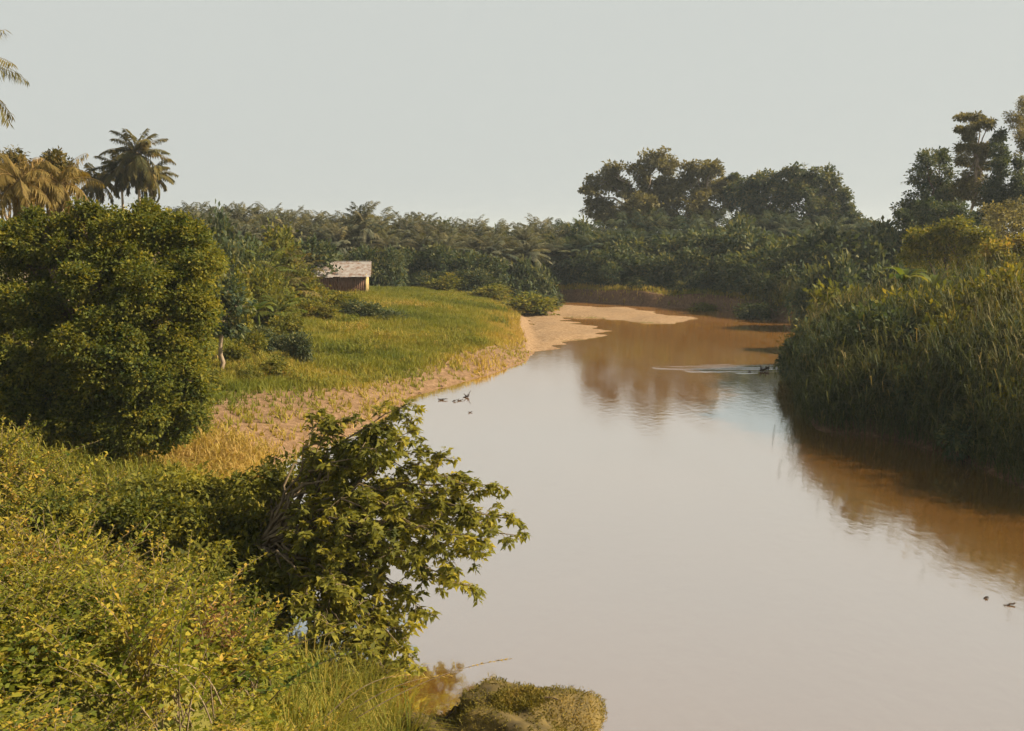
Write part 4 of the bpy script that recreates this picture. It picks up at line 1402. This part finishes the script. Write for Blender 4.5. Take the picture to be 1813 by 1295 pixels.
# ------------------------------------------------------------------ foreground shrubs on the embankment
rngF = np.random.RandomState(91)
FORE = []
for k in range(6):
    st, fo = Buf(), Buf()
    Pl, Dl, Ll, Tl = [], [], [], []
    for s in range(64):
        az = rngF.uniform(0, 2 * PI)
        el = rngF.uniform(0.6, 1.52)
        ln = rngF.uniform(0.55, 1.25)
        root = np.array([rngF.normal(0, 0.26), rngF.normal(0, 0.26), 0.0])
        dv = np.array([math.cos(az) * math.cos(el), math.sin(az) * math.cos(el), math.sin(el)])
        tt_ = np.linspace(0, 1, 6)[:, None]
        pth = root + dv * ln * tt_ + np.array([math.cos(az), math.sin(az), -0.55]) * ln * 0.35 * tt_ ** 2.2
        tube(st, pth, 0.009 * (1 - 0.7 * tt_[:, 0]), 3)
        nl = int([34, 30, 30, 22, 18, 30][k] * ln) + 8
        f = np.linspace(0.22, 1.0, nl)
        pos = np.column_stack([np.interp(f, tt_[:, 0], pth[:, c]) for c in range(3)])
        la = np.arange(nl) * 2.3 + rngF.uniform(0, 6)
        D = np.column_stack([np.cos(la), np.sin(la), rngF.uniform(-0.3, 0.5, nl)]) + dv * 0.6
        Pl.append(pos)
        Dl.append(D)
        Ll.append([0.8, 0.9, 1.0, 1.25, 1.5, 1.1][k] * rngF.uniform(0.06, 0.115, nl) * (1.2 - 0.55 * f))
        Tl.append(np.clip(0.46 + rngF.normal(0, 0.17) + rngF.normal(0, 0.10, nl) + 0.14 * f, 0, 1))
    leaves2(fo, np.concatenate(Pl), np.concatenate(Dl), np.concatenate(Ll), np.concatenate(Ll) * [0.46, 0.5, 0.42, 0.55, 0.3, 0.22][k], np.concatenate(Tl), rngF)
    FORE.append((st.mesh('stem', M['twig'], True), fo.mesh('foliage', M['leaf_near'])))
    if k == 4:
        DEAD = (FORE[4][0], fo.mesh('foliage', M['leaf_dead']))


def fore(x, y, s, label, group=None, hs=1.0):
    t = thing('foreground_shrub', label, 'shrub', (x, y, gz(x, y) - 0.08), rngF.uniform(0, 6.28), group)
    t.scale = (s, s, s * hs)
    k = rngF.randint(6)
    link('stem', FORE[k][0], t)
    link('foliage', FORE[k][1], t)


spots = []
tries = 0
while len(spots) < 74 and tries < 6000:
    tries += 1
    x, y = rngF.uniform(-11.5, -2.2), rngF.uniform(6.5, 17.0)
    if x < -0.56 * y - 1.2 or x > -2.0 - 0.10 * (y - 7):
        continue
    if y > 16.2 + 0.28 * (-x - 4):
        continue
    if all((x - a) ** 2 + (y - b_) ** 2 > (0.50 + 0.028 * y) ** 2 for a, b_ in spots):
        spots.append((x, y))
bands = {}
for x, y in spots:
    bands.setdefault(min(int((y - 6.5) / 1.8), 5), []).append((x, y))
BN = ['cut by the bottom edge', 'just above the bottom edge', 'in the second band up the embankment', 'in the third band up the embankment', 'in the upper band of the embankment', 'on the far rim of the embankment']
for kb in sorted(bands):
    for q, (x, y) in enumerate(sorted(bands[kb], key=lambda e: e[0] / e[1])):
        fore(x, y, rngF.uniform(0.65, 1.45), 'leafy yellow-green shrub %s, %s from the left' % (BN[kb], ORD[q]), 'shrubs packed on the foreground embankment', rngF.uniform(0.75, 1.5))
for (px, py, d, lab) in [(150, 1240, 8.6, 'withered rust-brown shrub near the bottom edge, lower left'), (335, 1010, 15.0, 'small withered orange-brown shrub on the far rim of the embankment'), (12, 850, 19.5, 'withered brown shrub at the left edge above the embankment')]:
    p = W(px, py, d)
    t = thing('withered_shrub', lab, 'shrub', (p[0], p[1], gz(p[0], p[1]) + 0.05), 1.0)
    t.scale = (0.8, 0.8, 1.15)
    link('stem', DEAD[0], t)
    link('foliage', DEAD[1], t)
# lit shrubs further up the bank at the left edge
k = 0
for (px, py, d) in [(15, 720, 29), (70, 740, 28), (125, 775, 28.5), (40, 790, 26), (100, 810, 26), (170, 800, 29), (20, 850, 22), (75, 860, 21.5), (210, 815, 30), (140, 850, 24), (-10, 690, 30)]:
    p = W(px, py, d)
    k += 1
    fore(p[0], p[1], rngF.uniform(1.5, 2.0), 'sunlit shrub before the big thicket at the left edge, ' + ['left of the topmost pair', 'right of the topmost pair', 'right of centre', 'below the topmost pair', 'in the middle', 'second from the right', 'lowest at the very edge', 'lowest but one', 'farthest right', 'right of the lowest two', 'half out of frame'][k - 1], 'sunlit shrubs before the big thicket', 1.15)
k = 0
for (px, py, d) in [(180, 880, 22), (260, 900, 23), (330, 920, 24), (300, 980, 20), (390, 1000, 21), (230, 860, 25)]:
    p = W(px, py, d)
    k += 1
    fore(p[0], p[1], rngF.uniform(1.4, 1.8), 'shaded shrub in the dip behind the foreground embankment, ' + ['leftmost', 'third from the left', 'farthest back', 'nearest the camera', 'closest to the overhanging bush', 'second from the left'][k - 1], 'shaded shrubs in the dip')

# creeping ground cover beneath them
P = scatter(9000, -12, -1.6, 5.5, 19, keep_left, rngF)
P = P[(P[:, 0] > -0.58 * P[:, 1] - 1.5)]
z, _ = terrain(P)
b = Buf()
n = len(P)
m_ = 7
kk = np.repeat(np.arange(n), m_)
pos = np.column_stack([P, z])[kk] + np.abs(rngF.normal(size=(n * m_, 3))) * np.array([0, 0, 0.22]) + rngF.normal(size=(n * m_, 3)) * np.array([0.18, 0.18, 0.02])
D = rngF.normal(size=(n * m_, 3))
D[:, 2] = np.abs(D[:, 2]) * 0.4
tt0 = np.clip(0.42 + rngF.normal(0, 0.12, n), 0, 1)[kk]
leaves(b, pos, D, rngF.uniform(0.07, 0.15, n * m_), rngF.uniform(0.04, 0.08, n * m_), np.clip(tt0 + rngF.normal(0, 0.1, n * m_), 0, 1), rngF)
o = b.build('ground_cover', M['leaf_near'])
o['kind'] = 'stuff'
tag(o, 'creeping green weeds covering the foreground embankment', 'weeds')

# long grass at the water's edge, lower centre-left
gt = []
for k in range(5):
    b = Buf()
    n = 60
    Pq = rngF.normal(0, 0.22, (n, 2))
    az = np.arctan2(Pq[:, 1], Pq[:, 0]) + rngF.normal(0, 0.5, n)
    L = rngF.uniform(0.7, 1.7, n)
    le = rngF.uniform(0.15, 0.6, n)
    p0 = np.column_stack([Pq, np.full(n, -0.05)])
    o2 = np.column_stack([np.cos(az), np.sin(az), np.zeros(n)])
    S = np.column_stack([-np.sin(az), np.cos(az), np.zeros(n)]) * 0.011
    p1 = p0 + o2 * (L * le * 0.30)[:, None] + np.array([0, 0, 1.0]) * (L * 0.55)[:, None]
    p2 = p1 + o2 * (L * le * 0.5)[:, None] + np.array([0, 0, 1.0]) * (L * 0.28)[:, None]
    p3 = p2 + o2 * (L * le * 0.6)[:, None] - np.array([0, 0, 1.0]) * (L * 0.02)[:, None]
    v = np.stack([p0 - S, p0 + S, p1 + S, p1 - S, p2 + S * 0.7, p2 - S * 0.7, p3 + S * 0.1, p3 - S * 0.1], 1)
    idx = np.arange(n)[:, None] * 8
    q_ = np.concatenate([idx + np.array(c)[None] for c in ([0, 1, 2, 3], [3, 2, 4, 5], [5, 4, 6, 7])])
    t_ = np.clip(0.42 + rngF.normal(0, 0.18, n), 0, 1)
    b.quads(v.reshape(-1, 3), q_, np.concatenate([t_, t_, t_]))
    gt.append(b)
b = Buf()
for k in range(95):
    y = rngF.uniform(13.0, 22.5)
    f = rngF.uniform(0, 1)
    x = np.interp(y, [10, 15, 19, 23], [-1.8, -2.6, -3.6, -5.6]) - 1.7 * f + 0.35 + 0.9 * sstep(15.5, 18, y) * sstep(23, 21, y)
    sc_ = rngF.uniform(0.5, 1.05)
    b.add(gt[k % 5], rotz(rngF.uniform(0, 6.28)) * sc_, (x, y, max(gz(x, y), -0.05) - 0.05))
for k in range(9):
    x, y = rngF.uniform(-3.6, -2.4), rngF.uniform(19.2, 21.6)
    b.add(gt[k % 5], rotz(rngF.uniform(0, 6.28)) * rngF.uniform(0.35, 0.75), (x, y, max(gz(x, y), -0.05) - 0.05))
o = b.build('long_grass', M['grass'])
o['kind'] = 'stuff'
tag(o, 'long arching grass at the near water edge below the overhanging bush', 'grass')

# bent seed stalks reaching over the water
for q, (a, c, lab) in enumerate([((600, 1290, 17.0), (905, 1185, 18.5), 'longest thin grass stalk arching right over the water by the mossy mound'),
                                 ((590, 1280, 17.5), (800, 1215, 18.5), 'shorter thin grass stalk arching right below the longest one'),
                                 ((560, 1285, 16.5), (720, 1215, 17.5), 'short bent grass stalk beneath the overhanging bush')]):
    A, B_ = W(*a), W(*c)
    b = Buf()
    ts = np.linspace(0, 1, 12)[:, None]
    pth = A + (B_ - A) * ts + np.array([0, 0, 0.35]) * np.sin(ts * PI * 0.8)
    pth[0, 2] = gz(A[0], A[1]) - 0.1
    tube(b, pth, 0.012 * (1 - 0.7 * ts[:, 0]), 5, 0.8)
    o = thing('grass_stalk', lab, 'grass stalk', tuple(A))
    st = b.build('stem', M['twig'], o)
    st.matrix_parent_inverse = o.matrix_world.inverted()
    st.location = (-A[0], -A[1], -A[2])
    b = Buf()
    nn = 26
    f = rngF.uniform(0.72, 1.0, nn)
    pos = np.column_stack([np.interp(f, ts[:, 0], pth[:, cc]) for cc in range(3)])
    D = unit(B_ - A) + rngF.normal(size=(nn, 3)) * 0.25
    leaves(b, pos, D, 0.10, 0.022, 0.85, rngF)
    sh = b.build('seed_head', M['grass'], o)
    sh.location = (-A[0], -A[1], -A[2])
    sh['kind'] = 'stuff'

# ------------------------------------------------------------------ mossy mound at the lower edge
rngM = np.random.RandomState(4)
mp_ = W(915, 1300, 18.2)
mound = thing('mossy_mound', 'rounded mossy earth mound rising from the water at the bottom edge', 'mound', (mp_[0], mp_[1], 0))
nu, nv = 64, 26
uu = np.arange(nu) * 2 * PI / nu
rows = []
for k in range(nv):
    t_ = k / (nv - 1)
    ph = t_ * PI / 2
    rx = 1.88 * np.cos(ph) ** 0.5
    zz = -0.5 + 1.62 * np.sin(ph) ** 0.85
    cx, sx_ = np.cos(uu), np.sin(uu)
    ex = np.sign(cx) * np.abs(cx) ** 0.75
    X = np.where(cx > 0, ex * rx, ex * rx * (1.0 + 0.30 * (1 - t_)))
    Y = sx_ * rx * 0.72
    tilt = -0.10 * np.maximum(X - 0.2, 0) - 0.22 * np.maximum(-X - 0.3, 0)
    Pn = np.column_stack([X, Y])
    nzv = 0.14 * vnoise(Pn * 1.0 + zz * 0.9, 3.1, 1) + 0.04 * vnoise(Pn + zz, 7.0, 2)
    rows.append(np.column_stack([X * (1 + nzv), Y * (1 + nzv), np.full(nu, zz) + tilt * max(t_, 0.2) + nzv * 0.9]))
Vm = np.concatenate(rows)
ii, jj = np.meshgrid(np.arange(nv - 1), np.arange(nu), indexing='ij')
kk2 = (jj + 1) % nu
qd = np.stack([ii * nu + jj, ii * nu + kk2, (ii + 1) * nu + kk2, (ii + 1) * nu + jj], -1).reshape(-1, 4)
b = Buf()
b.quads(Vm, qd)
b.build('earth', M['rock'], mound, True)
n = 34000
pk = rngM.randint(len(Vm) - nu, size=n)
pk[: n // 3] = len(Vm) - 2 * nu + rngM.randint(nu, size=n // 3)
mf = rngM.uniform(size=(n, 1)) ** 0.6
pos = Vm[pk] * mf + Vm[pk + nu] * (1 - mf) + rngM.normal(0, 0.035, (n, 3))
patch = vnoise(pos[:, :2] + pos[:, 2:3] * 0.7, 3.3, 12) + 0.5 * vnoise(pos[:, :2], 8.0, 13)
ok = (pos[:, 2] > 0.05) & (patch > -0.7)
pos, patch = pos[ok], patch[ok]
n = len(pos)
D = pos * np.array([1.0, 1.4, 0.0]) * 0.4 + rngM.normal(size=(n, 3)) * 0.6 + np.array([0, 0, 0.5])
b = Buf()
leaves(b, pos - unit(D) * 0.02, D, rngM.uniform(0.03, 0.085, n) * (1 + 1.4 * (rngM.uniform(size=n) < 0.03)), 0.020, np.clip(0.5 + 0.22 * patch + rngM.normal(0, 0.12, n), 0, 1), rngM)
o = b.build('moss', M['moss'], mound)
o['kind'] = 'stuff'
for q in range(5):
    b = Buf()
    a0 = np.array([-1.4 + q * 0.42, 0.15 + 0.1 * rngM.normal(), 0.55 + 0.22 * min(q, 2)])
    limb(b, a0, a0 + np.array([0.5, rngM.normal(0, 0.2), 0.14 + 0.06 * rngM.normal()]), 0.03, 0.012, rngM, sag=0.2, n=6, wob=0.15, sides=5)
    b.build('root', M['dead_wood'], mound, True)


# ------------------------------------------------------------------ driftwood and snags in the river
def snag(px, py, size, seed, label, n=5, flat=0.5):
    rng = np.random.RandomState(seed)
    p = Wz(px, py)
    t = thing('driftwood', label, 'driftwood', (p[0], p[1], 0), 0, None)
    b = Buf()
    limb(b, (-size * 0.5, 0, -0.05), (size * 0.5, rng.normal(0, 0.1) * size, 0.10 * size + 0.03), 0.09 * size + 0.01, 0.02, rng, sag=0.12, n=8, wob=0.10, sides=7)
    b.build('log', M['dead_wood'], t, True)
    for k in range(n):
        b = Buf()
        s0 = rng.uniform(-0.4, 0.4) * size
        e = np.array([s0 + rng.normal(0, 0.35) * size, rng.normal(0, 0.3) * size, rng.uniform(0.25, 0.9) * size * flat])
        pth = limb(b, (s0, 0, 0), e, 0.05 * size, 0.02 * size, rng, n=5, wob=0.12, sides=5)
        leaves(b, np.repeat(pth[2:], 5, 0), rng.normal(size=(15, 3)), 0.20 * size, 0.09 * size, 0.3, rng)
        b.build('twig', M['dead_wood'], t)


snag(779, 686, 0.36, 1, 'dark driftwood knot at the water edge, farthest of the snags on the left', 4)
snag(741, 697, 0.26, 2, 'small dark driftwood lump touching the left shore', 3)
snag(786, 709, 0.40, 3, 'longer low driftwood piece, leftmost of the row on open water', 4, 0.25)
snag(803, 711, 0.26, 4, 'small driftwood lump in the middle of the row on open water', 3, 0.4)
snag(813, 710, 0.26, 5, 'small driftwood lump at the right of the row on open water', 3, 0.4)
snag(825, 704, 0.36, 6, 'upright driftwood stub, tallest of the group on open water', 5, 1.3)
snag(833, 731, 0.2, 7, 'tiny faint driftwood scrap nearest the camera off the left shore', 3, 0.4)
snag(1353, 657, 0.7, 8, 'dark snag breaking the bright riffle off the reed point', 7, 0.6)
snag(1327, 659, 0.25, 9, 'tiny dark snag left of the bigger one in the riffle', 3, 0.8)
snag(1744, 1060, 0.14, 10, 'small lone twig floating on the water near the right edge', 4, 0.5)
snag(1790, 1072, 0.22, 12, 'thin half sunk stick trailing right of the lone floating twig', 1, 0.1)

# ------------------------------------------------------------------ humid haze
b = Buf()
v = [(x, y, z) for x in (-3050, 3050) for y in (-70, 4550) for z in (-3.0, 45.0)]
b.quads(v, [(0, 1, 3, 2), (4, 6, 7, 5), (0, 4, 5, 1), (2, 3, 7, 6), (0, 2, 6, 4), (1, 5, 7, 3)])
m, nt, out = mat_new('haze')
pv = nt.nodes.new('ShaderNodeVolumePrincipled')
pv.inputs['Color'].default_value = (0.80, 0.91, 1.0, 1)
pv.inputs['Density'].default_value = HAZE
pv.inputs['Anisotropy'].default_value = 0.2
nt.links.new(pv.outputs[0], out.inputs['Volume'])
o = b.build('haze', m)
o['kind'] = 'stuff'
tag(o, 'thin humid haze over the whole river valley', 'haze')
